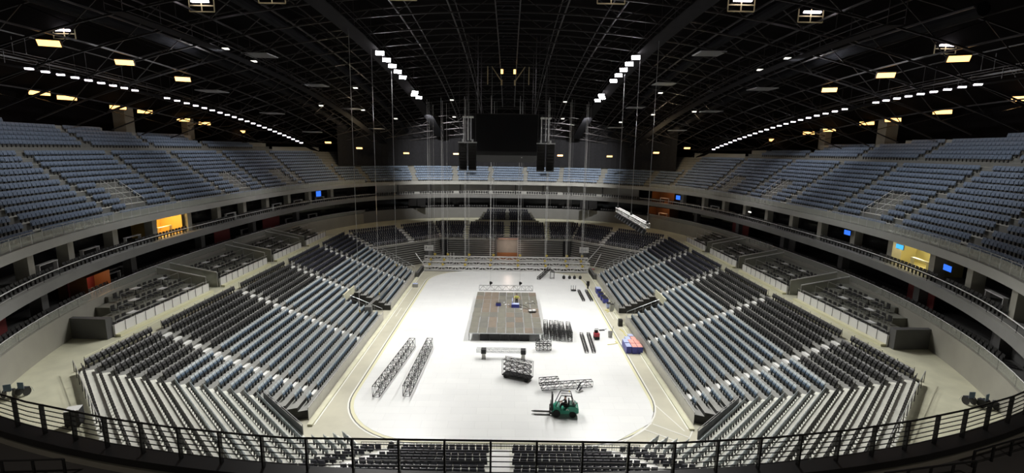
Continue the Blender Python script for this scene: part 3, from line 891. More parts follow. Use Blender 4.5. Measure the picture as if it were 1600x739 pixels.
o = ring_box(s_at(x=33, side=1), s_at(x=-33, side=1), .35, .5, 7.0, 9.6, M['fascia'], 'wall_far_ring'); tag(o, kind='structure')
# lit rooms
def lit_room(name, s0, s1, z0, z1, m, col, power, off=(1.2, 4.0)):
    o = ring_box(s0, s1, off[0], off[1], z0, z1, m, name, 'open'); tag(o, kind='structure')
    p = ring_pt((s0 + s1) / 2, off[0] + .6)
    l = bpy.data.lights.new(name + '_lamp', 'POINT'); l.energy = power; l.color = col; l.shadow_soft_size = .25
    q = bpy.data.objects.new(name + '_lamp', l); COL.objects.link(q); q.location = (p[0], p[1], z1 - .45)
RL = (s_at(y=-8.3, side=-1), s_at(y=-3.1, side=-1)); RR = (s_at(y=-14.9, side=1), s_at(y=-21.6, side=1))
lit_room('room_left', *RL, 13.02, 15.5, M['yel'], (1, .72, .30), 260)
lit_room('room_right', *RR, 13.02, 15.5, M['yel2'], (1, .88, .55), 150)
lit_room('room_far_upper', s_at(y=46.0, side=1), s_at(y=40.5, side=1), 13.02, 15.4, M['wood'], (1, .58, .28), 55)
lit_room('room_far_lower', s_at(y=46.5, side=1), s_at(y=41.5, side=1), 9.4, 11.8, M['wood'], (1, .58, .28), 45)
lit_room('room_low_left', s_at(y=-20.8, side=-1), s_at(y=-17.2, side=-1), 9.32, 11.4, M['wood'], (1, .62, .35), 60, (.9, 3.4))
def suite_thing(sv, off, z):
    p = ring_pt(sv, off); return (p[0], p[1], z), math.atan2(p[2][1], p[2][0])
def screen(sv, off, z, m, lab, w=1.0, h=.62):
    loc, a = suite_thing(sv, off, z); r = empty('television', loc, a, lab, 'television', 'televisions in the suites')
    m1 = MB(); m1.box((0, .05, 0), (w + .06, .08, h + .06)); m1.build('casing', M['black'], r)
    m2 = MB(); m2.box((0, .10, 0), (w, .03, h)); m2.build('screen', m, r)
screen(s_at(y=33.6, side=-1), .5, 14.85, M['tv'], 'round-looking blue screen under the far left upper tier', 1.5, 1.1)
screen(s_at(y=38.6, side=1), .5, 14.7, M['tv'], 'blue screen beside a pale wall at the far right suites', 1.3, .9)
screen(s_at(y=-8.5, side=1), .5, 15.0, M['tv'], 'blue television left of the lit yellow room on the right', 1.2, .55)
screen(s_at(y=-17.3, side=1), .9, 15.0, M['tv2'], 'bright blue television inside the lit yellow room on the right', 1.2, .45)
screen(s_at(y=-25.6, side=1), .5, 14.7, M['tv'], 'blue television nearest the viewer on the right', 1.2, .5)
screen((RL[0] * .45 + RL[1] * .55), 3.6, 14.8, M['black'], 'dark screen on the back wall of the lit orange room', 2.0, 1.0)
screen(s_at(y=16.5, side=1), .9, 14.4, M['lampD'], 'white bars of a menu screen in the dark right suites', .9, .2)
# counters with pale open frames in the suites
for k, (s, y, off, z) in enumerate(((-1, -25.3, 1.2, 13), (-1, -19.2, 1.2, 13), (-1, -12.4, 1.2, 13), (-1, 8, 1.2, 13), (-1, 21.6, 1.2, 13), (-1, 28.2, 1.2, 13), (-1, 34.8, 1.2, 13), (-1, 15.5, 3.4, 9.3), (-1, 28.5, 3.4, 9.3), (-1, 35, 3.4, 9.3),
                                     (-1, -12.4, 3.4, 9.3), (1, -31, 1.2, 13), (1, 43.3, 1.6, 13), (1, 44, 2.4, 9.4), (1, 28.2, 1.2, 13), (1, -19.0, 1.9, 13), (-1, -5.6, 1.9, 13), (-1, -14.6, 2.4, 9.3))):
    loc, a = suite_thing(s_at(y=y, side=s), off, z + .03)
    r = empty('suite_counter', loc, a, f"pale open-frame counter in the {SN[s]} {'upper' if z > 12 else 'lower'} suites, {nth(k)} from the lower left of the view", 'counter', 'counters in the suites')
    m = MB(); m.box((0, 0, 1.0), (2.6, .35, .08)); m.build('top', M['white'], r)
    for x in (-1.25, 1.25):
        m = MB(); m.box((x, 0, .48), (.08, .3, .96)); m.build('leg', M['white'], r)
# ------------------------------------------------------------------ trusses
def truss(name, label, p0, p1, w, h, panel_, m, cat='truss', group=None, rc=.042, rw=.027, base=True):
    """box truss; p0, p1: bottom centre line; four chords and zigzag bracing"""
    p0 = Vector(p0); p1 = Vector(p1); t = (p1 - p0); L = t.length; t.normalize()
    sd = t.cross(Vector((0, 0, 1))).normalized() * w / 2; u = Vector((0, 0, h))
    r = empty(name, p0, 0, label, cat, group)
    n = max(1, round(L / panel_))
    for a in (sd, -sd):
        for v in (Vector(), u):
            c = MB(); c.bar(a + v, a + v + t * L, rc, 6); c.build('chord', m, r)
    b = MB()
    for k in range(n + 1):
        q = t * (L * k / n)
        b.path([q + sd, q + sd + u, q - sd + u, q - sd, q + sd], rw)
        if k < n:
            q2 = t * (L * (k + 1) / n)
            for a in (sd, -sd):
                b.bar(q + a, q2 + a + u, rw) if k % 2 == 0 else b.bar(q + a + u, q2 + a, rw)
            b.bar(q + sd + u, q2 - sd + u, rw); b.bar(q - sd, q2 + sd, rw)
    b.build('bracing', m, r)
    return r
truss('truss_tower', 'long dark box truss lying nearest the left rink edge', (-12.5, -22.25, .03), (-11.35, -9.6, .03), .66, 1.12, .9, M['trussk'], group='long dark trusses on the floor')
truss('truss_tower', 'long dark box truss lying on the floor, second from the left rink edge', (-9.55, -22.05, .03), (-9.2, -9.5, .03), .66, 1.12, .9, M['trussk'], group='long dark trusses on the floor')
for k, (x, y0, y1) in enumerate(((5.55, -6.3, -2.6), (6.3, -6.9, -2.8), (7.0, -7.2, -2.8), (7.65, -7.3, -3.2), (8.55, -7.4, -3.3))):
    for z in (.03, .68):
        truss('truss_section', f"{'upper' if z > .5 else 'lower'} dark truss of the {nth(k)} stack right of the stage", (x, y0, z), (x + .1, y1, z), .5, .6, .6, M['trussk'], group='stacked dark trusses right of the stage', rw=.022, rc=.034)
for z in (.18, .78):
    truss('truss_section', f"{'upper' if z > .5 else 'lower'} short dark truss stacked in front of the right stage corner", (3.95, -10.2, z), (5.8, -10.1, z), .8, .52, .45, M['trussk'], group='stacked dark trusses right of the stage', rw=.024, rc=.036)
for a, b, l in (((10.32, -4.76), (10.14, -10.88), 'narrow dark truss lying left of its twin beside the red machine'), ((11.27, -4.73), (11.01, -10.85), 'narrow dark truss lying right of its twin beside the red machine'),
                ((12.85, 16.0), (12.87, 10.06), 'narrow grey truss lying left in the far right of the rink'), ((14.15, 16.0), (14.2, 10.1), 'narrow grey truss lying nearest the blue carts')):
    truss('ladder_truss', l, (*a, .03), (*b, .03), .36, .28, .5, M['trussk'], group='narrow trusses on the floor', rw=.022)
truss('stage_truss', 'pale truss hanging just above the back edge of the stage', (-4.35, 11.5, 1.25), (4.55, 11.6, 1.25), .5, .85, .62, M['alu'], rw=.024, rc=.034)
truss('floor_truss', 'pale truss resting on two black stands in front of the stage', (-3.2, -12.5, .75), (2.7, -12.6, .75), .42, .42, .5, M['alu'], rw=.02)
for x, y, l in ((-2.35, -12.75, 'left'), (2.3, -12.85, 'right')):
    r = empty('truss_stand', (x, y, 0), 0, f"black and white wheeled stand under the {l} end of the pale truss", 'stand', 'wheeled truss stands')
    m = MB(); m.box((0, -.05, 1.0), (.58, .75, .5)); m.build('head', M['black'], r)
    m = MB(); m.box((0, 0, .46), (.42, .5, .6)); m.build('body', M['panel'], r)
    for sx in (-.2, .2):
        for sy in (-.25, .25):
            m = MB(); m.lathe([(.08, -.03), (.08, .03)], (sx, sy, .08), 10, axis='X'); m.build('wheel', M['rubber'], r)
truss('floor_truss', 'long dark truss behind the green forklift', (4.0, -20.25, .03), (9.35, -19.35, .03), .5, .62, .72, M['trussk'], group='trusses behind the forklift', rw=.022)
truss('floor_truss', 'short dark truss piled on the left end behind the forklift', (3.75, -20.45, .68), (5.7, -20.1, .68), .5, .62, .72, M['trussk'], group='trusses behind the forklift', rw=.022)
truss('floor_truss', 'dark ramp-like truss leaning on the floor before the far truss lines', (6.2, 23.5, .05), (8.6, 28.0, .9), .6, .4, .6, M['trussk'], rw=.03)
truss('floor_truss', 'short dark truss standing upright beside the far ramp', (8.9, 24.0, .03), (8.95, 25.2, .03), .7, 1.3, .5, M['trussk'], rw=.03)
# truss cart
ax = Vector((3.0, -1.35, 0)).normalized()
r = empty('truss_cart', (1.55, -17.8, 0), math.atan2(ax.y, ax.x), 'dark four-wheeled cart carrying stacked trusses on the open floor', 'cart')
m = MB(); m.box((0, 0, .32), (3.2, .95, .10)); m.build('deck', M['trussk'], r)
for sx in (-1.2, 1.2):
    for sy in (-.45, .45):
        m = MB(); m.lathe([(.22, -.07), (.22, .07)], (sx, sy, .22), 14, axis='Y'); m.build('wheel', M['rubber'], r)
for sx in (-1.62, 1.62):
    for sy in (-.46, .46):
        m = MB(); m.bar((sx, sy, .3), (sx, sy, 2.1), .03, 6); m.build('post', M['trussk'], r)
m = MB()
for sy in (-.46, .46): m.bar((-1.62, sy, 2.1), (1.62, sy, 2.1), .022, 6)
m.build('top_rail', M['trussk'], r)
c0 = Vector((1.55, -17.8, 0))
for k in range(3):
    z = .42 + .57 * k
    truss('carted_truss', f"{['lowest', 'middle', 'top'][k]} of the three dark trusses stacked on the wheeled cart", c0 - ax * 1.5 + Vector((0, 0, z)), c0 + ax * 1.5 + Vector((0, 0, z)), .78, .46, .75, M['trussk'], group='trusses on the cart', rw=.026, rc=.034)
# three long flown truss lines at the far end
hoists = []
ROWS = ((29.6, .12, .75, 'front'), (31.6, .75, .7, 'middle'), (33.8, 1.35, .7, 'rear'))
for y, z, h, nm in ROWS:
    truss('rigging_truss', f"{nm} of the three long pale truss lines at the far end of the floor", (-17.2, y, z), (17.2, y, z), .6, h, 1.35, M['white'], group='long rigging trusses at the far end', rc=.085, rw=.06)
    for k, x in enumerate((-15.6, -12.9, -8.4, -3.3, 2.3, 7.9, 12.2, 15.4)):
        hoists.append((x + (.5 if nm == 'rear' else 0), y, z + h, f"chain hoist on the {nm} far truss line, {nth(k)} from the left"))
hoists += [(-2.5, 11.55, 2.1, 'left chain hoist of the pale truss behind the stage'), (2.4, 11.6, 2.1, 'right chain hoist of the pale truss behind the stage')]
for x, y, z, lb in hoists:
    r = empty('chain_hoist', (x, y, z), 0, lb, 'chain hoist', 'chain hoists')
    m = MB(); m.box((0, 0, .42), (.30, .26, .46)); m.box((.22, 0, .42), (.2, .2, .28)); m.build('motor', M['hoist'] if y > 20 else M['rubber'], r)
    m = MB(); m.bar((0, 0, .2), (0, 0, -.05), .05, 6); m.build('hook', M['trussk'], r)
    m = MB(); m.bar((0, 0, .62), (0, 0, roofz(x, y) - z), .045 if y > 20 else .018, 4); m.build('chain', M['chain'], r)
    if y > 20 and (round(x * 10) % 2 == 0):
        m = MB(); m.bar((.5, 0, -.1), (.5, .05, roofz(x, y) - z), .022, 4); m.build('power_cable', M['fascia'], r)
# light truss and free cables over the side stands
LT = truss('hanging_light_truss', 'white truss with spotlights hanging over the right stand', (17, -9.4, 15.3), (17, 7.3, 15.3), .5, .55, .8, M['white'], rc=.06, rw=.03)
for k in range(11):
    r = empty('hanging_spotlight', (17, -8.4 + 1.5 * k, 15.28), 0, f"black spotlight under the white hanging truss, {nth(k)} from its near end", 'spotlight', 'spotlights under the white truss')
    m = MB(); m.bar((0, 0, 0), (0, 0, -.28), .04); m.build('yoke', M['trussk'], r)
    m = MB(); m.bar((0, 0, -.28), (-.28, .1, -.85), .22, 10, r2=.28); m.build('housing', M['black'], r)
for k, y in enumerate((-9.2, -1.2, 7.1)):
    r = empty('hanging_cable', (17, y, 15.9), 0, f"steel cable holding the white hanging truss, {nth(k)} from the near end", 'cable', 'long steel cables from the roof')
    m = MB(); m.bar((0, 0, 0), (0, 0, roofz(17, y) - 15.9), .035, 5); m.build('wire', M['chrome'], r)
    m = MB(); m.box((0, 0, .1), (.25, .25, .3)); m.build('shackle', M['trussk'], r)
for k, (y, z) in enumerate(((-11.9, 5.5), (-3.2, 5.0), (7.2, 6.5))):
    r = empty('hanging_cable', (-17, y, z), 0, f"long steel cable hanging before the left stand, {nth(k)} from the viewer", 'cable', 'long steel cables from the roof')
    m = MB(); m.bar((0, 0, 0), (0, 0, roofz(-17, y) - z), .033, 5); m.build('wire', M['chrome'], r)
    m = MB(); m.bar((0, 0, 0), (0, 0, -.3), .07, 8); m.build('hook', M['hoist'], r)
# ------------------------------------------------------------------ stage
SX0, SX1, SY0, SY1, SZ = -4.62, 5.0, -7.4, 11.0, 1.1
st = empty('stage_platform', (0, 0, 0), 0, 'large brown-grey stage platform of deck panels in the middle of the white floor', 'stage')
rnd = random.Random(3)
nx, ny = 8, 9
for ix in range(nx):
    for iy in range(ny):
        w_, l_ = (SX1 - SX0) / nx, (SY1 - SY0) / ny
        gap = .03 + (.05 if rnd.random() < .25 else 0)
        gx = .13 if rnd.random() < .6 else .05; gy = .14 if rnd.random() < .3 else .04
        cx, cy = SX0 + (ix + .5) * w_, SY0 + (iy + .5) * l_
        m = MB(); m.box((cx, cy, SZ - .06), (w_ - .005, l_ - .005, .12), mi=1); m.box((cx, cy, SZ + .004), (w_ - gx, l_ - gy, .008), mi=0)
        k = 'deckB' if (ix in (1, 2) and iy > 3) or rnd.random() < .2 else ('deckA' if rnd.random() < .75 else 'deckC')
        m.build('deck_panel', [M[k], M['alu']], st)
for ix in range(0, nx + 1, 2):
    for iy in range(0, ny + 1, 3):
        x, y = SX0 + ix * (SX1 - SX0) / nx, SY0 + iy * (SY1 - SY0) / ny
        x += .1 if ix == 0 else (-.1 if ix == nx else 0); y += .1 if iy == 0 else (-.1 if iy == ny else 0)
        m = MB(); m.bar((x, y, 0), (x, y, SZ - .12), .04, 8); m.build('leg', M['trussk'], st)
for k in range(5):
    m = MB(); m.box((-2.5 + k * 1.28, SY0 + .5, .46), (1.24, .8, .92)); m.build('skirt_box', M['black'], st)
def boxthing(name, label, cat, loc, dims, mats, rz=0, group=None, lid=None, wheels=False, handle=False):
    r = empty(name, loc, rz, label, cat, group); w, d, h = dims; z0 = .12 if wheels else 0
    m = MB(); m.box((0, 0, z0 + h / 2), (w, d, h)); m.box((0, 0, z0 + h * .5), (w + .02, d + .02, .04)); m.build('body', mats[0], r)
    if lid: m = MB(); m.box((0, 0, z0 + h + .02), (w * .96, d * .96, .05)); m.build('lid', mats[1], r)
    if handle:
        m = MB(); m.path([(w / 2, -d * .4, z0 + h * .6), (w / 2 + .12, -d * .4, z0 + h + .25), (w / 2 + .12, d * .4, z0 + h + .25), (w / 2, d * .4, z0 + h * .6)], .025); m.build('handle', M['trussk'], r)
    if wheels:
        for sx in (-1, 1):
            for sy in (-1, 1):
                m = MB(); m.lathe([(.06, -.02), (.06, .02)], (sx * w * .38, sy * d * .38, .06), 8, axis='X'); m.build('wheel', M['rubber'], r)
    return r
boxthing('tool_box', 'small dark blue tool box on the left part of the stage', 'tool box', (-1.0, 3.9, SZ), (.75, .6, .42), (M['bluep'], M['black']), lid=True)
r = boxthing('tool_crate', 'open blue crate with raised pale lid on the stage beside the worker', 'crate', (1.55, 3.3, SZ), (1.15, .75, .5), (M['bluep'], M['bluel']), lid=True)
m = MB(); m.box((-.45, .45, .75), (.08, .95, .6), 0, tilt=.3); m.build('raised_lid', M['bluel'], r)
for k, (x, y, w) in enumerate(((-.15, 5.2, .25), (.1, 4.1, .3), (.55, 4.1, .22), (3.2, 5.1, .3), (2.4, 2.0, .35), (4.25, 6.0, .25))):
    boxthing('loose_fitting', f"small pale metal fitting left on the stage, {nth(k)} from the left list of scattered bits", 'fitting', (x, y, SZ + .01), (w, .2, .12), (M['white'],), rnd.random() * 3, 'scattered metal fittings on the stage')
r = empty('work_trolley', (4.0, 1.0, SZ), .2, 'low dark trolley with pale plates on the right side of the stage', 'trolley')
m = MB(); m.box((0, 0, .16), (1.1, .7, .08)); m.build('deck', M['trussk'], r)
for x in (-.3, .25): m = MB(); m.box((x, 0, .28), (.42, .5, .14)); m.build('plate', M['white'], r)
for sx in (-.4, .4):
    for sy in (-.25, .25): m = MB(); m.lathe([(.08, -.03), (.08, .03)], (sx, sy, .08), 8, axis='X'); m.build('wheel', M['rubber'], r)
for k, P in enumerate(([(2.2, 4.4), (2.9, 4.0), (3.4, 3.2), (3.6, 2.0), (4.1, 1.6)], [(2.2, 3.4), (2.7, 2.6), (3.3, 2.3), (3.9, 2.4)], [(3.3, 5.2), (3.9, 4.9), (4.4, 5.5), (4.6, 4.7)])):
    m = MB(); m.path([(x, y, SZ + .03) for x, y in P], .035, 5); tag(m.build('cable_run', M['black']), f"loose dark cable lying on the right part of the stage, {nth(k)} of three", 'cable', 'loose cables on the stage')
# ------------------------------------------------------------------ people
def skin_fig(name, J, E, R, m, parent, root=0, sub=1):
    me = bpy.data.meshes.new(name); me.from_pydata([Vector(j) for j in J], E, []); me.materials.append(m)
    o = bpy.data.objects.new(name, me); COL.objects.link(o)
    o.modifiers.new('skin', 'SKIN'); lay = me.skin_vertices[0] if me.skin_vertices else None
    if lay is None:
        bpy.context.view_layer.objects.active = o; lay = me.skin_vertices[0]
    for k, r in enumerate(R): lay.data[k].radius = (r, r)
    lay.data[root].use_root = True
    o.modifiers.new('sub', 'SUBSURF').render_levels = sub
    o.modifiers['sub'].levels = sub
    dg = bpy.context.evaluated_depsgraph_get(); dg.update()
    me2 = bpy.data.meshes.new_from_object(o.evaluated_get(dg)); bpy.data.objects.remove(o)
    for p in me2.polygons: p.use_smooth = True
    o = bpy.data.objects.new(name, me2); COL.objects.link(o)
    if parent: o.parent = parent
    return o
def person(name, loc, rz, label, pose, top, legs, hair):
    r = empty(name, loc, rz, label, 'person')
    J = pose                                    # dict of joints, faces +Y
    order = ['pelvis', 'waist', 'chest', 'neck', 'head0', 'head1', 'crown']
    V = [J[k] for k in order]; R = [.15, .14, .165, .06, .085, .10, .07]; E = [(k, k + 1) for k in range(6)]
    def chain(start, names, rad):
        p = start
        for n_, rr in zip(names, rad):
            V.append(J[n_]); R.append(rr); E.append((p, len(V) - 1)); p = len(V) - 1
        return p
    for sd in ('l', 'r'):
        h = chain(2, [sd + 'sh', sd + 'el', sd + 'wr', sd + 'palm'], [.075, .05, .033, .036])
        P = Vector(J[sd + 'palm']); d = (P - Vector(J[sd + 'wr'])).normalized(); side = d.cross(Vector((0, 0, 1)))
        side = side.normalized() if side.length > .1 else Vector((0, 1, 0))
        for q, ln in ((-.03, .065), (-.01, .08), (.01, .075), (.03, .055)):
            a = P + d * .035 + side * q; b = a + d * ln * .55 + Vector((0, 0, -.012)); c = b + d * ln * .4 + Vector((0, 0, -.03))
            i0 = len(V); V.extend([a, b, c]); R.extend([.011, .010, .008]); E.extend([(h, i0), (i0, i0 + 1), (i0 + 1, i0 + 2)])
        a = P + side * (-.045 if sd == 'l' else .045); i0 = len(V); V.extend([a, a + d * .045]); R.extend([.012, .009]); E.extend([(h, i0), (i0, i0 + 1)])
        chain(0, [sd + 'hip', sd + 'kn', sd + 'an', sd + 'toe'], [.095, .065, .045, .04])
    skin_fig('body', V, E, R, M['skin'], r)
    # clothes
    Vt = [J[k] for k in ('pelvis', 'waist', 'chest')]; Et = [(0, 1), (1, 2)]; Rt = [.165, .155, .18]
    for sd in ('l', 'r'):
        b = len(Vt); Vt += [J[sd + 'sh'], J[sd + 'el'], Vector(J[sd + 'el']).lerp(Vector(J[sd + 'wr']), .85)]; Rt += [.09, .065, .048]; Et += [(2, b), (b, b + 1), (b + 1, b + 2)]
    skin_fig('jacket', Vt, Et, Rt, top, r)
    Vl = [J['pelvis']]; El = []; Rl = [.165]
    for sd in ('l', 'r'):
        b = len(Vl); Vl += [J[sd + 'hip'], J[sd + 'kn'], J[sd + 'an']]; Rl += [.11, .08, .06]; El += [(0, b), (b, b + 1), (b + 1, b + 2)]
    skin_fig('trousers', Vl, El, Rl, legs, r)
    for sd in ('l', 'r'):
        a, b = Vector(J[sd + 'an']), Vector(J[sd + 'toe']); m = MB(); m.bar(a + Vector((0, -.05, -.03)), b, .055, 8, r2=.045); m.build('shoe', M['rubber'], r)
    c = Vector(J['head1']); m = MB(); m.lathe([(.112, .01), (.115, .05), (.09, .11), (.04, .135)], tuple(c + Vector((0, -.02, -.01))), 12); m.build('hair', hair, r)
    f = Vector(J['head0']).lerp(c, .5) + Vector((0, .095, 0))
    m = MB(); m.bar(f + Vector((0, -.01, .02)), f + Vector((0, .022, -.02)), .012, 5); m.box(tuple(f + Vector((0, -.005, -.06))), (.05, .012, .012)); m.build('face_features', M['skin'], r)
    m = MB()
    for x in (-.035, .035): m.box(tuple(f + Vector((x, -.004, .035))), (.024, .014, .012))
    m.build('eyes', M['black'], r)
    return r
stand = dict(pelvis=(0, 0, .93), waist=(0, .01, 1.10), chest=(0, .02, 1.32), neck=(0, .02, 1.50), head0=(0, .04, 1.58), head1=(0, .04, 1.68), crown=(0, .03, 1.74),
             lsh=(-.2, .02, 1.40), lel=(-.36, .14, 1.20), lwr=(-.34, .36, 1.12), lpalm=(-.33, .43, 1.10), rsh=(.2, .02, 1.40), rel=(.38, .12, 1.22), rwr=(.40, .34, 1.16), rpalm=(.40, .41, 1.14),
             lhip=(-.1, 0, .90), lkn=(-.11, .02, .50), lan=(-.12, -.02, .09), ltoe=(-.13, .12, .05), rhip=(.1, 0, .90), rkn=(.11, .02, .50), ran=(.12, -.02, .09), rtoe=(.13, .12, .05))
person('person', (1.75, 4.35, SZ), PI, 'person in a yellow work vest standing behind the blue crate on the stage', stand, M['hivis'], M['cloth'], M['black'])
# ------------------------------------------------------------------ forklift (faces -X)
F = empty('forklift', (5.75, -25.0, 0), math.radians(-3), 'green forklift with black overhead guard on the white floor in front', 'forklift')
def rod(pts, z0, z1, name, m, y0, y1, mi=None):
    """extrude an x-z outline along y"""
    b = MB(); n = len(pts)
    b.v = [(x, y0, z) for x, z in pts] + [(x, y1, z) for x, z in pts]
    b.f = [tuple(range(n)), tuple(range(2 * n - 1, n - 1, -1))] + [((k + 1) % n, k, n + k, n + (k + 1) % n) for k in range(n)]; b.mi = [0] * len(b.f)
    return b.build(name, m, F)
rod([(-.95, .35), (1.15, .35), (1.22, .55), (1.22, .95), (1.05, 1.08), (.45, 1.05), (.30, .70), (-.25, .62), (-.42, .98), (-.68, 1.02), (-.95, .78)], 0, 0, 'chassis', M['green'], -.52, .52)
rod([(.55, 1.06), (1.18, 1.04), (1.34, .90), (1.36, .50), (1.24, .42), (.60, .62)], 0, 0, 'counterweight', M['green'], -.56, .56)
rod([(.42, 1.06), (1.02, 1.10), (1.10, 1.22), (.50, 1.20)], 0, 0, 'engine_cover', M['greend'], -.42, .42)
for nm, x, r_, w_ in (('front_wheel', -.68, .36, .26), ('rear_wheel', .82, .30, .22)):
    for sy in (-1, 1):
        m = MB(); m.lathe([(r_ * .55, -w_ / 2), (r_ * .92, -w_ / 2), (r_, -w_ / 3), (r_, w_ / 3), (r_ * .92, w_ / 2), (r_ * .55, w_ / 2)], (x, sy * .50, r_), 20, axis='Y')
        wh = m.build(nm, M['rubber'], F)
        m = MB(); m.lathe([(.06, -.05), (r_ * .5, -.05), (r_ * .5, .05), (.06, .05)], (x, sy * .53, r_), 14, axis='Y'); m.build('hub', M['trussk'], wh)
    for sy in (-1, 1):
        m = MB()
        for k in range(7):
            a0 = PI * .1 + PI * .8 * k / 7; a1 = PI * .1 + PI * .8 * (k + 1) / 7; R_ = r_ + .05
            p = lambda a: (x + R_ * math.cos(a), sy * .52, r_ + R_ * math.sin(a))
            m.bar(p(a0), p(a1), .045, 4)
        m.build('fender', M['green'] if nm == 'front_wheel' else M['greend'], F)
gp = {(-1): [(-.78, 1.0), (-.30, 2.12), (.62, 2.10), (.92, 1.12)]}
for sy in (-1, 1):
    m = MB(); m.path([(x, sy * .48, z) for x, z in gp[-1]], .045, 6); m.build('guard_post', M['rail'], F)
m = MB()
for k in range(7): x = -.28 + .15 * k; m.bar((x, -.48, 2.12), (x, .48, 2.12), .022, 4)
for sy in (-.48, 0, .48): m.bar((-.30, sy, 2.12), (.62, sy, 2.10), .03, 4)
m.build('overhead_guard', M['rail'], F)
for sy in (-.28, .28):
    m = MB(); m.box((-1.10, sy, 1.12), (.12, .09, 1.95)); m.build('mast_rail', M['rail'], F)
m = MB()
for z in (.35, 1.0, 1.55, 2.05): m.box((-1.08, 0, z), (.08, .62, .09))
m.box((-1.02, .1, 1.1), (.07, .07, 1.7)); m.build('mast_frame', M['trussk'], F)
m = MB()
for z in (.28, .72): m.box((-1.22, 0, z), (.08, .95, .12))
for y in (-.4, -.2, 0, .2, .4): m.box((-1.22, y, .75), (.05, .05, .9))
m.build('fork_carriage', M['rail'], F)
for sy in (-.3, .3):
    m = MB(); m.box((-1.30, sy, .42), (.06, .13, .75)); m.box((-2.0, sy, .10), (1.4, .13, .05)); m.bar((-2.7, sy, .10), (-3.0, sy, .085), .05, 4, r2=.02); m.build('fork', M['trussk'], F)
m = MB(); m.box((.22, 0, .92), (.50, .52, .14)); m.box((.46, 0, 1.25), (.12, .50, .60), 0); m.build('driver_seat', M['black'], F)
m = MB(); m.bar((-.42, 0, 1.0), (-.30, 0, 1.25), .025, 6); m.lathe([(.16, -.015), (.19, 0), (.16, .015)], (-.29, 0, 1.26), 14); m.build('steering_wheel', M['black'], F)
m = MB(); m.bar((.95, -.3, 1.2), (1.25, -.3, 1.38), .05, 8); m.lathe([(.12, -.3), (.12, .3)], (.86, 0, 1.30), 12, axis='Y'); m.build('gas_bottle', M['fascial'], F)
m = MB(); m.box((.30, -.53, .78), (.16, .02, .05)); m.box((.42, -.53, .74), (.05, .02, .13)); m.box((.22, -.53, .74), (.05, .02, .13)); m.build('side_emblem', M['white'], F)
m = MB(); m.lathe([(.05, 0), (.05, .1), (.02, .13)], (.5, .3, 2.12), 10); m.build('beacon', M['hoist'], F)
sit = dict(pelvis=(0, 0, 1.06), waist=(0, .02, 1.22), chest=(0, .04, 1.44), neck=(0, .05, 1.60), head0=(0, .07, 1.68), head1=(0, .07, 1.77), crown=(0, .06, 1.83),
           lsh=(-.2, .04, 1.52), lel=(-.26, .18, 1.28), lwr=(-.14, .40, 1.28), lpalm=(-.12, .46, 1.28), rsh=(.2, .04, 1.52), rel=(.26, .18, 1.28), rwr=(.14, .40, 1.28), rpalm=(.12, .46, 1.28),
           lhip=(-.1, .04, 1.04), lkn=(-.12, .44, 1.02), lan=(-.12, .52, .64), ltoe=(-.12, .66, .62), rhip=(.1, .04, 1.04), rkn=(.12, .44, 1.02), ran=(.12, .52, .64), rtoe=(.12, .66, .62))
person('person', (5.95, -25.01, 0), PI / 2 - math.radians(3), 'person in dark clothing sitting at the wheel of the green forklift', sit, M['cloth'], M['cloth'], M['black'])
# ------------------------------------------------------------------ small things on the floor
r = empty('cleaning_machine', (12.1, -6.3, 0), .1, 'small red machine with black top on the right of the floor', 'machine')
m = MB(); m.box((0, 0, .28), (.62, .8, .36)); m.build('base', M['rubber'], r)
m = MB(); m.box((0, 0, .66), (.64, .72, .46)); m.box((.1, -.37, .66), (.18, .03, .14)); m.build('body', M['redp'], r)
m = MB(); m.box((-.05, .12, 1.05), (.4, .35, .32)); m.path([(.22, .2, .85), (.25, .3, 1.35), (-.2, .3, 1.35)], .03); m.build('handle', M['black'], r)
for sx in (-.27, .27): m = MB(); m.lathe([(.13, -.03), (.13, .03)], (sx, -.2, .13), 10, axis='X'); m.build('wheel', M['rubber'], r)
r = empty('rubbish_bin', (14.05, -5.6, 0), 0, 'grey rubbish bin with a broom beside the right rink edge', 'bin')
m = MB(); m.lathe([(.24, 0), (.30, .75), (.32, .78)], n=16); m.build('tub', M['fascial'], r)
m = MB(); m.bar((.15, .1, .3), (.42, .28, 1.45), .025, 6); m.build('broom_handle', M['black'], r)
m = MB(); m.box((0, 0, .79), (.5, .5, .04)); m.build('lid', M['walld'], r)
m = MB(); m.box((0, 0, .06), (.75, .35, .08)); m.bar((.3, 0, .1), (.75, .1, .16), .03); tag(m.build('floor_scraper', M['black'], None, (13.4, -3.1, 0), .2), 'flat dark scraper lying on the white floor near the red machine', 'scraper')
k = 0
PB = [(15.3, -10.2, 'bluel', 'bluep'), (15.98, -10.3, 'salmon', 'bluep'), (16.66, -10.3, 'salmon', 'bluep'), (15.32, -8.85, 'bluel', 'bluep'), (15.98, -9.0, 'salmon', 'redp'), (16.66, -9.0, 'salmon', 'redp'), (15.9, -7.6, 'bluel', 'bluel'), (16.6, -7.65, 'salmon', 'redp'), (16.5, -6.5, 'bluel', 'bluel')]
pn = ['front row nearest the rink', 'front row in the middle', 'front row against the stand', 'middle row nearest the rink', 'middle row in the middle', 'middle row against the stand', 'back row nearest the rink', 'back row against the stand', 'alone at the back end']
for (x, y, t, b) in PB:
    boxthing('wrapped_pallet', f"{'pale blue' if t == 'bluel' else 'salmon pink'} topped wrapped pallet, {pn[k]} of the pallet cluster", 'pallet', (x, y, 0), (.63, 1.2 if k < 8 else .8, .85 if k < 6 else .7), (M[b], M[t]), 0, 'wrapped pallets beside the right barrier', lid=True); k += 1
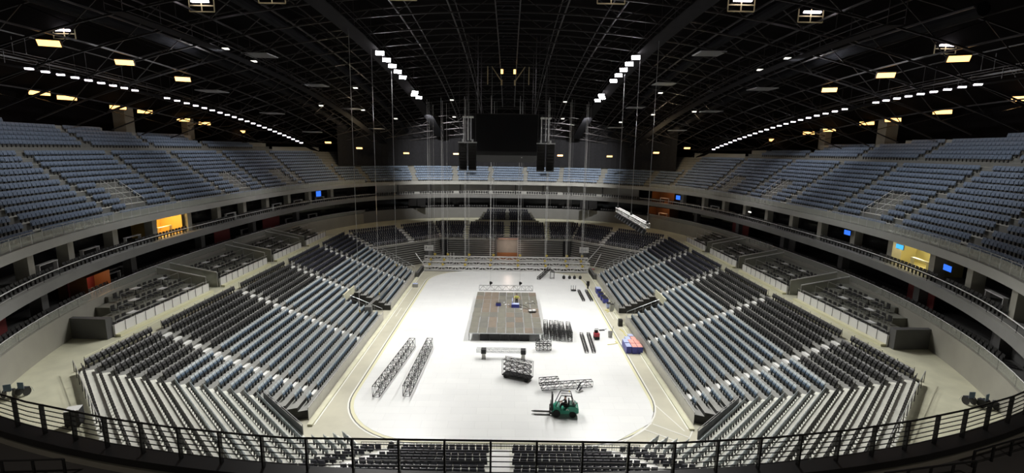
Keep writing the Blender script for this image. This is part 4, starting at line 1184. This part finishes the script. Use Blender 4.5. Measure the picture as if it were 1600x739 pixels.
for z, l in ((0, 'lower'), (.5, 'upper')):
    boxthing('dark_case', f"{l} of two dark cases stacked by the right stand corner", 'case', (16.35, -1.2, z), (.55, .6, .48), (M['trussk'], M['black']), group='dark cases by the right stand')
boxthing('blue_crate', 'pale violet blue crate at the far end of the right passage', 'crate', (16.15, 15.3, 0), (.8, 1.4, .85), (M['bluep'], M['bluel']), lid=True)
for k, (x, y) in enumerate(((16.1, 12.8), (16.2, 11.0), (16.3, 9.6))):
    boxthing('blue_cart', f"blue cart with dark top, {['farthest', 'middle', 'nearest'][k]} of three in the right passage", 'cart', (x, y, 0), (.85, 1.1, .65), (M['bluep'], M['black']), 0, 'blue carts in the right passage', lid=True, wheels=True, handle=True)
boxthing('grey_cart', 'grey cart with dark top behind the blue carts in the right passage', 'cart', (16.35, 7.0, 0), (.7, 1.0, .6), (M['bluel'], M['black']), lid=True, wheels=True, handle=True)
boxthing('grey_cart', 'small dark grey cart beside the right gangway end', 'cart', (16.5, 5.4, 0), (.6, .6, .95), (M['fascial'], M['black']), lid=True, wheels=True, handle=True)
boxthing('grey_crate', 'small grey lilac crate alone in the left passage', 'crate', (-16.1, 17.3, 0), (.9, .7, .6), (M['fascial'], M['bluel']), lid=True)
for k, x in enumerate((11.15, 12.26, 13.2, 14.3)):
    r = empty('chain_bag', (x, 24.3, 0), 0, f"dark chain bag on the far right floor, {nth(k)} of four from the left", 'bag', 'chain bags on the floor')
    m = MB(); m.lathe([(.22, 0), (.30, .2), (.28, .5), (.16, .62)], n=10); m.build('bag', M['trussk'], r)
    m = MB(); m.path([(-.15, 0, .6), (0, 0, .85), (.15, 0, .6)], .025); m.build('strap', M['black'], r)
r = empty('hand_truck', (11.95, 16.0, 0), 0, 'small dark three-post trolley on the far right floor', 'trolley')
m = MB(); m.box((0, 0, .2), (.9, .6, .1)); m.build('deck', M['trussk'], r)
for x in (-.4, 0, .4): m = MB(); m.bar((x, .2, .2), (x, .2, 1.0), .04, 6); m.build('post', M['trussk'], r)
r = empty('hand_truck', (7.85, -20.55, 0), .6, 'white hand truck with dark blue straps before the long truss', 'hand truck')
m = MB(); m.box((0, 0, .1), (.7, .45, .08)); m.build('plate', M['white'], r)
m = MB(); m.path([(-.25, .1, .1), (-.15, .35, .95), (.15, .35, .95), (.25, .1, .1)], .03); m.build('frame', M['white'], r)
m = MB(); m.bar((-.3, 0, .3), (.35, .2, .8), .07, 6); m.bar((-.1, -.1, .2), (.4, 0, .35), .07, 6); m.build('strap', M['navy'], r)
r = empty('speaker_stand', (14.75, 17.75, 0), .2, 'slim black upright case standing on the far right rink edge', 'stand')
m = MB(); m.box((0, 0, .95), (.42, .42, .8)); m.build('case', M['black'], r)
m = MB(); m.bar((0, 0, 0), (0, 0, .6), .12, 8, r2=.16); m.build('foot', M['black'], r)
for s in (-1, 1):
    r = empty('vent_cabinet', (s * 16.95, 26.5, 0), 0, f"long low dark cabinet along the far end of the {SN[s]} barrier", 'cabinet', 'dark cabinets at the far barriers')
    m = MB(); m.box((0, 0, .5), (.5, 6.0, 1.0)); m.build('body', M['walld'], r)
    for k in range(6): m = MB(); m.box((-s * .26, -2.5 + k, .5), (.03, .8, .8)); m.build('grille', M['black'], r)
    r = empty('covered_crate', (s * 20.4, 38.0, 0), s * .3, f"bulky load under a white dust sheet beside the far {SN[s]} corner", 'covered crate', 'sheeted loads at the far corners')
    m = MB()
    g = [[(-1.2 + 2.4 * i / 6, -.8 + 1.6 * j / 4, 1.75 + .12 * math.sin(i * 1.7 + j)) for j in range(5)] for i in range(7)]
    for i in range(6):
        for j in range(4): m.quad(g[i][j], g[i + 1][j], g[i + 1][j + 1], g[i][j + 1])
    per = [g[i][0] for i in range(7)] + [g[6][j] for j in range(1, 5)] + [g[i][4] for i in range(5, -1, -1)] + [g[0][j] for j in range(3, 0, -1)]
    for a in range(len(per)):
        p, q = per[a], per[(a + 1) % len(per)]; f = lambda v, k: (v[0] * 1.08, v[1] * 1.1, .25 + .08 * math.sin(k * 2.1))
        m.quad(f(p, a), f(q, (a + 1) % len(per)), q, p)
    m.build('dust_sheet', M['sheet'], r)
    m = MB(); m.box((0, 0, .85), (2.1, 1.4, 1.6)); m.build('load', M['walld'], r)
    r = empty('sign_board', (s * 16.7, 36.2, 0), 0, f"white advertising board with dark marks on the {SN[s]} of the far stand", 'board', 'white boards at the far end')
    m = MB(); m.box((0, 0, 3.3), (2.0, .12, 1.25)); m.build('board', M['white'], r)
    m = MB(); m.box((0, .1, 1.4), (1.7, .5, 2.6)); m.build('stand', M['walld'], r)
    m = MB()
    for a, b, c_, d in ((-.62, .05, .10, .5), (-.45, .15, .10, .35), (-.12, .0, .16, .12), (.12, .02, .16, .12), (.36, .0, .16, .12), (.6, .03, .16, .12)): m.box((a, -.07, 3.3 + b), (c_, .02, d))
    m.build('marking', M['walld'], r)
    for k in range(2):
        r = empty('exit_sign', (s * 20.6 + .75 * k - .4, 41.6, 4.75), -s * PI / 4 * 0, f"small green lit exit sign over the {SN[s]} far corner, {['left', 'right'][k]} of the pair", 'exit sign', 'green exit signs') if s > 0 else None
        if r:
            m = MB(); m.box((0, 0, 0), (.6, .12, .42)); m.build('housing', M['white'], r)
            m = MB(); m.box((0, -.07, 0), (.5, .02, .32)); m.build('lit_panel', M['exitg'], r)
for k, x in enumerate((-13.0, -12.3, -11.6)):
    r = empty('gas_cylinder', (x, 38.2, 0), 0, f"white cylinder on a stand before the far stripes, {nth(k)} of three", 'cylinder', 'white cylinders at the far stand')
    m = MB(); m.lathe([(.24, .0), (.26, .9), (.20, 1.1), (.08, 1.3), (.08, 1.9)], n=12); m.build('cylinder', M['white'], r)
    m = MB(); m.box((0, 0, -.0 + .04), (.6, .5, .08)); m.build('stand', M['trussk'], r)
for k, (a, b) in enumerate((((16.2, 33.6, .4), (20.0, 34.6, 4.6)), ((18.0, 31.5, .3), (19.6, 32.0, 3.4)), ((-17.2, 32.8, .3), (-19.2, 34, 2.6)))):
    r = empty('leaning_pole', a, 0, f"pale aluminium pole leaning at the far corner, {['longest on the right', 'shorter on the right', 'left side'][k]}", 'pole', 'leaning poles')
    m = MB(); m.bar((0, 0, 0), Vector(b) - Vector(a), .10, 6); m.build('tube', M['alu'], r)
    m = MB(); m.box((0, 0, 0), (.5, .5, .1)); m.build('foot', M['redp'], r)
r = empty('loading_girder', (-19.2, -1.6, 2.55), 0, 'long pale steel girder laid across the gangway of the left stand', 'girder')
m = MB(); m.bar((0, 0, 0), (.3, 10.2, -.2), .10, 6); m.bar((.35, 0, .1), (.65, 10.2, -.1), .06, 6); m.build('girder', M['chrome'], r)
m = MB(); m.box((.15, .2, -.5), (.9, .8, .9)); m.build('foot_box', M['fascia'], r)
for k, P in enumerate(([(15.6, 4.6), (16.1, 5.1), (15.5, 5.6), (16.2, 6.0)], [(16.0, -2.6), (16.3, -3.6), (16.2, -4.8), (16.5, -5.6)], [(13.2, -8.2), (14.0, -8.0), (14.6, -7.6), (14.4, -7.1)])):
    m = MB(); m.path([(x, y, .05) for x, y in P], .05, 5); tag(m.build('yellow_hose', M['yellowt']), ['short yellow hose on the floor beside the grey carts', 'yellow hose between the dark cases and the pallets', 'thin yellow hose on the white floor near the pallets'][k], 'hose', 'yellow hoses on the floor')
boxthing('waste_bin', 'black bin with pale lid on the concourse behind the left near corner', 'bin', (-26.6, -38.9, zc), (.75, .75, .95), (M['black'], M['white']), .4, lid=True, wheels=True)
for s, x, y, l in ((-1, -33.3, -35.2, 'left'), (1, 33.4, -34.9, 'right')):
    for k in range(4):
        a = k * .75 * (1 if s > 0 else -1)
        r = empty('folding_wheelchair', (x + a * .9 * s * s, y - k * .35, zc), k * .4, f"parked blue wheelchair on the {l} near concourse, {nth(k)} from the far end", 'wheelchair', 'parked wheelchairs on the concourse')
        m = MB(); m.box((0, 0, .5), (.42, .42, .05)); m.build('seat', M['navyc'], r)
        m = MB(); m.box((0, -.22, .78), (.42, .04, .45)); m.build('backrest', M['bluec'], r)
        for sx in (-.27, .27): m = MB(); m.lathe([(.26, -.015), (.30, -.015), (.30, .015), (.26, .015)], (sx, -.1, .30), 16, axis='X'); m.build('wheel', M['trussk'], r)
        m = MB()
        for sx in (-.2, .2): m.path([(sx, -.22, 1.0), (sx, -.22, .5), (sx, .3, .45), (sx, .42, .1)], .018)
        m.build('frame', M['chrome'], r)
m = MB(); m.lathe([(.12, 0), (.16, .1), (.10, .28)], n=8); tag(m.build('cloth_bundle', M['purple'], None, (10.9, -33.6, Z(1)), 0), 'purple cloth bundle left on a navy seat near the right aisle', 'cloth')
m = MB(); m.lathe([(.25, 0), (.35, .25), (.22, .6), (.1, .75)], n=8); m.lathe([(.15, 0), (.22, .2), (.1, .5)], (.4, .1, 0), 8); tag(m.build('black_sack', M['black'], None, (-8.6, -32.1, Z(0)), 0), 'black sack lying at the head of the left aisle of the near stand', 'sack')
# ------------------------------------------------------------------ scoreboard cube and loudspeaker arrays
r = empty('scoreboard_cube', (-.1, 0, 23.6), 0, 'big black video cube hanging over the middle of the floor', 'scoreboard')
m = MB(); m.box((0, 0, 2.55), (9.2, 9.2, 5.1)); m.build('housing', M['black'], r)
for a in range(4):
    m = MB(); m.box((0, -4.63, 2.75), (8.6, .06, 4.5)); o = m.build('screen', M['suite'], r); o.rotation_euler = (0, 0, a * PI / 2)
m = MB(); b = [(-3.5, -3.5), (3.5, -3.5), (3.5, 3.5), (-3.5, 3.5)]
t = [(-4.5, -4.5), (4.5, -4.5), (4.5, 4.5), (-4.5, 4.5)]
m.poly([(*p, -.9) for p in b[::-1]])
for k in range(4): m.quad((*b[k], -.9), (*b[(k + 1) % 4], -.9), (*t[(k + 1) % 4], 0), (*t[k], 0))
m.build('lower_ring', M['black'], r)
for k, (x, y) in enumerate(((-2.0, -4.0), (-.8, -4.15), (.4, -4.1), (2.0, -4.2))):
    m = MB(); m.lathe([(.05, 0), (.07, .1)], (x, y, -.25), 8); m.build('pilot_lamp', M['lampD'], r)
for sx in (-3.6, 3.6):
    for sy in (-3.6, 3.6): m = MB(); m.bar((sx, sy, 5.1), (sx, sy, roofz(sx, sy) - 23.6), .06, 6); m.build('suspension_cable', M['roofst'], r)
for s in (-1, 1):
    for k, x in enumerate((4.2, 5.35)):
        r = empty('line_array', (s * x, -6.3 - .2 * k, 25.0), s * .35 * 0, f"curved black loudspeaker array, {['inner', 'outer'][k]} one {SN[s]} of the video cube", 'loudspeaker array', 'loudspeaker arrays beside the cube')
        m = MB(); m.box((0, 0, .12), (1.05, .95, .12)); m.box((0, .3, .3), (.2, .2, .4)); m.build('fly_frame', M['alu'], r)
        yy, zz = 0, 0
        for q in range(9):
            tl = .03 * q * q * .16; h = .36
            m = MB(); m.box((0, yy, zz - h / 2), (.95, .75, h - .02), 0, tilt=-tl); cb = m.build('speaker_cabinet', M['black'], r)
            m = MB(); m.box((0, yy - .37, zz - h / 2 - .0), (.85, .04, h - .08), 0, tilt=-tl); m.build('speaker_grille', M['rail'], cb)
            zz -= h * math.cos(tl); yy += h * math.sin(tl) * .9
        m = MB()
        for dx in (-.4, .4): m.bar((dx, .1, .2), (dx, .1, roofz(x, 0) - 25), .03, 5)
        m.build('chain', M['roofst'], r)
    r = empty('rigging_bracket', (s * 4.8, -5.3, 28.2), 0, f"silver rigging frame above the loudspeakers {SN[s]} of the cube", 'frame', 'rigging frames above the loudspeakers')
    m = MB(); m.box((0, 0, 0), (1.3, .9, .18)); m.build('plate', M['white'], r)
    for x in (-.55, 0, .35): m = MB(); m.bar((x, 0, 0), (x, 0, -2.8), .06, 6); m.build('pole', M['alu'], r)
    m = MB(); m.bar((0, 0, 0), (0, 0, roofz(5.3, -1.4) - 28.0), .05, 5); m.build('hanger', M['roofst'], r)
# two wide black loudspeaker stacks far behind
for k, (x, y) in enumerate(((20.2, 55.5), (-22.5, 55.0))):
    r = empty('video_panel', (x, 54.3, 10.3), 0, f"black panel pair in front of the far {['right', 'left'][k]} ring wall", 'panel', 'black panels at the far wall')
    for dx in (-1.1, 1.1): m = MB(); m.box((dx, 0, .9), (2.0, .3, 1.9)); m.build('panel_half', M['black'], r)
# ------------------------------------------------------------------ roof: trusses, purlins, catwalks, ducts
ry = list(np.arange(-24, 62, 5.6))
for k, y in enumerate(ry):
    r = empty('roof_truss', (0, y, roofz(0, y)), 0, f"dark arched roof truss across the hall, {nth(k)} from the viewer", 'roof truss', 'arched roof trusses')
    xs = np.linspace(-56, 56, 29); z0 = roofz(0, y); f = lambda x, d: (x, 0, max(roofz(x, y), 25) - z0 + d)
    hd = 2.6
    m = MB(); m.path([f(x, 0) for x in xs], .10, 4); m.build('lower_chord', M['roofst'], r)
    m = MB(); m.path([f(x, hd) for x in xs], .10, 4); m.build('upper_chord', M['roofst'], r)
    m = MB()
    for i in range(28):
        m.bar(f(xs[i], 0 if i % 2 else hd), f(xs[i + 1], hd if i % 2 else 0), .055, 4, cap=False)
    m.build('bracing', M['roofst'], r)
for k, x in enumerate((-50, -44.5, -39, -33.5, -28, -22.5, -11.5, -6, 6, 11.5, 22.5, 28, 33.5, 39, 44.5, 50)):
    m = MB(); ys = np.linspace(-30, 62, 24)
    m.path([(0, y, max(roofz(x, y), 25) + .25) for y in ys], .10, 4)
    m.path([(0, y, max(roofz(x, y), 25) + 2.4) for y in ys], .07, 4)
    tag(m.build('roof_purlin', M['roofst'], None, (x, 0, 0)), f"long dark purlin running away under the roof, {nth(k)} from the left", 'purlin', 'long roof purlins')
def catwalk(x, w, lab, y0=-26, y1=58, dz=-.6, m_=None):
    r = empty('roof_catwalk', (x, 0, 0), 0, lab, 'catwalk', 'roof catwalks'); ys = np.linspace(y0, y1, 40)
    m = MB()
    for a, b in zip(ys[:-1], ys[1:]):
        za, zb = roofz(x, a) + dz, roofz(x, b) + dz
        m.quad((-w / 2, a, za), (w / 2, a, za), (w / 2, b, zb), (-w / 2, b, zb)); m.quad((-w / 2, b, zb - .08), (w / 2, b, zb - .08), (w / 2, a, za - .08), (-w / 2, a, za - .08))
    m.build('walkway', m_ or M['duct'], r)
    for sx in (-w / 2, w / 2):
        m = MB()
        for h in (.55, 1.1): m.path([(sx, y, roofz(x, y) + dz + h) for y in ys], .035, 4)
        for y in ys[::2]: m.bar((sx, y, roofz(x, y) + dz), (sx, y, roofz(x, y) + dz + 1.1), .03, 4)
        m.build('guard_rail', M['roofst'], r)
    for y in ys[::3]:
        for sx in (-w / 2, w / 2):
            m = MB(); m.bar((sx, y, roofz(x, y) + dz + 1.1), (sx, y, roofz(x, y) + 2.5), .035, 4); m.build('hanger', M['roofst'], r)
for s in (-1, 1):
    catwalk(s * 17, 1.9, f"wide dark catwalk under the roof carrying flood lamps, {SN[s]} of the middle")
    catwalk(s * 31, 1.4, f"narrow dark catwalk under the roof over the {SN[s]} stand")
    catwalk(s * 45, 1.2, f"outer catwalk with small strip lamps over the {SN[s]} upper tier", dz=-.2)
r = empty('roof_ladder', (0, 0, 0), 0, 'central ladder-like cable tray under the roof ridge', 'cable tray')
m = MB()
for k in range(46):
    y = -26 + 1.35 * k; m.box((0, y, roofz(0, y) - .5), (2.3, .35, .12))
m.build('rung', M['duct'], r)['kind'] = 'stuff'
for sx in (-1.2, 1.2):
    m = MB(); m.path([(sx, y, roofz(0, y) - .5) for y in np.linspace(-26, 36, 24)], .08, 4); m.build('side_rail', M['roofst'], r)
for k, x in enumerate((-36, -25, 25, 36)):
    m = MB(); m.path([(0, y, roofz(x, y) + 1.3) for y in np.linspace(-28, 56, 22)], .55, 10)
    tag(m.build('air_duct', M['duct'], None, (x, 0, 0)), f"long round air duct under the roof, {nth(k)} from the left", 'duct', 'round roof ducts')
for k in range(14):
    s = -1 if k % 2 else 1; x = s * (24 + 5.5 * ((k * 5) % 4)); y = -6 + 8.5 * (k // 2)
    r = empty('louvre_grille', (x, y, roofz(x, y) - .15), 0, f"small louvred grille under the roof, {SN[s]} half, {nth(k // 2)} from the viewer", 'grille', 'louvred grilles under the roof')
    m = MB(); m.box((0, -1.4, 0), (3.0, .08, .1)); m.box((0, 1.4, 0), (3.0, .08, .1)); m.box((-1.5, 0, 0), (.08, 2.8, .1)); m.box((1.5, 0, 0), (.08, 2.8, .1)); m.build('frame', M['alu'], r)
    m = MB()
    for q in range(9): m.box((0, -1.2 + .3 * q, 0), (2.9, .05, .14))
    m.build('slats', M['alu'], r)
# ------------------------------------------------------------------ lamps
def lamp(name, label, group, loc, tgt, w, d, m_face, depth=.25, cat='lamp'):
    r = empty(name, loc, 0, label, cat, group); r.rotation_euler = (Vector(tgt) - Vector(loc)).to_track_quat('-Z', 'Y').to_euler()
    m = MB(); m.box((0, 0, depth / 2 + .02), (w + .12, d + .12, depth)); m.box((0, 0, depth + .1), (.12, .12, .3)); m.build('housing', M['roofst'], r)
    m = MB(); m.box((0, 0, 0), (w, d, .04)); m.build('lens', m_face, r)
    return r
FL = [-2.6, .8, 4.0, 7.2, 10.6, 20.4, 22.2, 24.0]
for s in (-1, 1):
    for k, y in enumerate(FL):
        x = s * (17 - .9 + (.5 if k == 6 else 0)); z = roofz(17, y) - .95
        lamp('hanging_flood_lamp', f"bright white flood lamp under the {SN[s]} catwalk, {nth(k)} from the viewer", 'white flood lamps', (x, y, z), (x - s * 4, y - 14, 0), 1.0, .8, M['lampW'])
    for k, (y, z) in enumerate(((-12, 30.7), (-1.9, 30.0), (6.35, 29.5), (11.65, 29.3), (20.7, 28.6), (26.7, 28.3), (37.1, 27.2), (45, 27.0), (50, 26.2))):
        if s < 0 and k == 0: y, z = -5.6, 30.2
        x = s * 56.6
        if y > 30: x = s * (56.6 - (y - 30) * .12)
        lamp('wall_lamp', f"warm orange lamp high behind the {SN[s]} upper tier, {nth(k)} from the viewer", 'warm wall lamps', (x, y, z), (x - s * 6, y - 6, z - 6), 1.9, .55, M['lampO'])
        if k % 2 == 0 and k > 0:
            yc = y + 2.6; m = MB(); m.box((s * 58, yc, 27.6), (1.8, 1.8, 6)); o = m.build(f'column_outer_{SN[s]}_{k}', M['wall']); tag(o, kind='structure')
    for k, y in enumerate((-22, -13.5, -4.3)):
        x = s * 40; z = roofz(40, y) + .2 - .3
        lamp('wall_lamp', f"warm lamp among the roof steel over the {SN[s]} tier, {nth(k)} from the viewer", 'warm wall lamps', (x, y, z), (x - s * 3, y - 8, z - 6), 1.6, .55, M['lampO'])
    ks = np.concatenate([np.linspace(-19.5, -6.5, 9), np.linspace(-1.0, 40, 22)])
    for k, y in enumerate(ks):
        lamp('strip_lamp', f"small white strip lamp on the {SN[s]} outer catwalk, {nth(k)} from the viewer", 'small strip lamps', (s * 44.4, y, roofz(45, y) - .35), (s * 40, y - 8, 15), .62, .22, M['lampS'], .1)
    for k, (x, y) in enumerate(((31, -10.5), (31, -4.5), (25, 16), (28, 30), (24, 40), (11, 31), (12, 44), (33, 22))):
        lamp('work_lamp', f"small dim lamp in the dark roof, {SN[s]} half, {nth(k)} of eight", 'dim roof lamps', (s * x, y, roofz(x, y) - .2), (s * x, y - 9, 15), .7, .3, M['lampD'], .1)
    for k, (x, y) in enumerate(((8.3, -25.5), (19.4, -24), (27, -21), (45, -14.5))):
        z = 36.4 if x < 40 else 35.2
        r = empty('gantry_lamp', (s * x, y, z), 0, f"lamp with pale gantry frame in the roof, {nth(k)} {SN[s]} of the middle", 'lamp', 'gantry lamps')
        m = MB(); m.box((0, -.2, .3), (1.5, .2, .16)); m.build('tube', M['lampS'], r)
        m = MB()
        for zz in (-.5, 0): m.bar((-1.1, 0, zz), (1.1, 0, zz), .06, 4)
        for xx in (-1.1, 0, 1.1): m.bar((xx, 0, -.5), (xx, 0, .6), .05, 4)
        m.build('frame', M['lampY'], r)
    for k, (x, y, z) in enumerate(((12.5, 52, 23.2), (24, 50, 23.2), (33.5, 45, 24.2), (39, 41, 25.3))):
        lamp('wall_lamp', f"warm lamp above the far upper rows, {nth(k)} {SN[s]} of the middle", 'warm wall lamps', (s * x, y, z), (s * x, y - 8, z - 5), 1.3, .38, M['lampO'])
    lamp('ridge_lamp', f"warm lamp at the {SN[s]} of the ridge cable tray", 'ridge lamps', (s * .95, 9.0, 35.8), (s * .95, 0, 30), .34, .7, M['lampO'])
    r = empty('ridge_bracket', (s * 2.2, 9.6, 35.2), 0, f"lit steel bracket {SN[s]} of the ridge cable tray", 'bracket', 'ridge brackets')
    m = MB(); m.bar((s * .9, 0, 1.4), (s * .9, 0, -1.2), .09, 4); m.bar((s * .3, 0, 1.4), (-s * 1.1, 0, -.6), .08, 4); m.build('strut', M['lampY'], r)
    m = MB(); m.box((-s * 1.2, 0, -.9), (.25, .25, .8)); m.build('foot', M['lampY'], r)
# ------------------------------------------------------------------ light
def spot(name, loc, tgt, power, size=150, blend=.6, col=(1, .985, .95), r=.45):
    l = bpy.data.lights.new(name, 'SPOT'); l.energy = power; l.spot_size = math.radians(size); l.spot_blend = blend; l.color = col; l.shadow_soft_size = r
    o = bpy.data.objects.new(name, l); COL.objects.link(o); o.location = loc
    o.rotation_euler = (Vector(tgt) - Vector(loc)).to_track_quat('-Z', 'Y').to_euler(); return o
for s in (-1, 1):
    for y, p, ty in ((-8, 1.5, -24), (0, 1.3, -16), (7, 1.05, -4), (15, .72, 6), (23, .6, 16)):
        spot('flood_light', (s * 16.3, y, roofz(17, y) - 1.3), (s * 9, ty, 0), 11000 * p, 112, .6)
    spot('corner_fill', (s * 16.3, -12, roofz(17, -12) - 1.3), (s * 22, -37, 3), 30000, 58, .9)  # spot without a fixture, added to brighten the near corner rows
    spot('catwalk_fill', (s * 43.5, -6, 30.2), (-s * 30, -6, 8), 1800, 100, .8, (1, .97, 1), .6)
    spot('catwalk_fill', (s * 30.4, 10, 33.2), (s * 47, 14, 19.8), 30000, 60, .95, (1, .98, 1), .6)  # this and the next two: unseen spots added to brighten the upper tier
    spot('catwalk_fill', (s * 30.4, -12, 34.3), (s * 50, -12, 22), 12500, 112, 1.0, (.95, .97, 1), .6)
    spot('catwalk_fill', (s * 30.4, 30, 30.3), (s * 44, 36, 18.5), 2500, 80, .9, (1, .98, 1), .6)
    spot('far_fill_spot', (s * 17, 38, 31.0), (s * 13, 62, 19.5), 32000, 84, .9, (1, .98, .97), .5)  # unseen spot added to brighten the far upper tier
    for y, z in ((-12, 30.5), (4, 29.6), (20, 28.6), (36, 27.2)):
        l = bpy.data.lights.new('wall_light', 'POINT'); l.energy = 36; l.color = (1, .60, .28); l.shadow_soft_size = .4
        o = bpy.data.objects.new('wall_light', l); COL.objects.link(o); o.location = (s * 55.2, y, z - .4)
    l = bpy.data.lights.new('near_fill', 'POINT'); l.energy = 620; l.color = (1, .86, .76); l.shadow_soft_size = .5
    o = bpy.data.objects.new('near_fill', l); COL.objects.link(o); o.location = (s * 15, -61.5, 27)  # unseen fill on each side, added to lift the near parapet
    l = bpy.data.lights.new('far_steel_fill', 'POINT'); l.energy = 900; l.color = (1, .75, .45); l.shadow_soft_size = .5
    o = bpy.data.objects.new('far_steel_fill', l); COL.objects.link(o); o.location = (s * 33, 40, 25.0)  # unseen point added for warm glints on the far roof steel
l = bpy.data.lights.new('gate_fill', 'POINT'); l.energy = 330; l.color = (1, .72, .58); l.shadow_soft_size = .6
o = bpy.data.objects.new('gate_fill', l); COL.objects.link(o); o.location = (.35, 37.8, 3.3)  # unseen point added before the gate, for the light inside it
w = bpy.data.worlds.new('world'); SC.world = w; w.use_nodes = True
w.node_tree.nodes['Background'].inputs[0].default_value = (.01, .01, .012, 1); w.node_tree.nodes['Background'].inputs[1].default_value = .3
vs = SC.view_settings
vs.view_transform = 'Standard'; vs.look = 'None'; vs.exposure = 0; vs.gamma = 1; vs.use_curve_mapping = False
SC.cycles.max_bounces = 5; SC.cycles.diffuse_bounces = 3; SC.cycles.glossy_bounces = 2; SC.cycles.transparent_max_bounces = 6
SC.cycles.sample_clamp_indirect = 6; SC.cycles.use_denoising = True
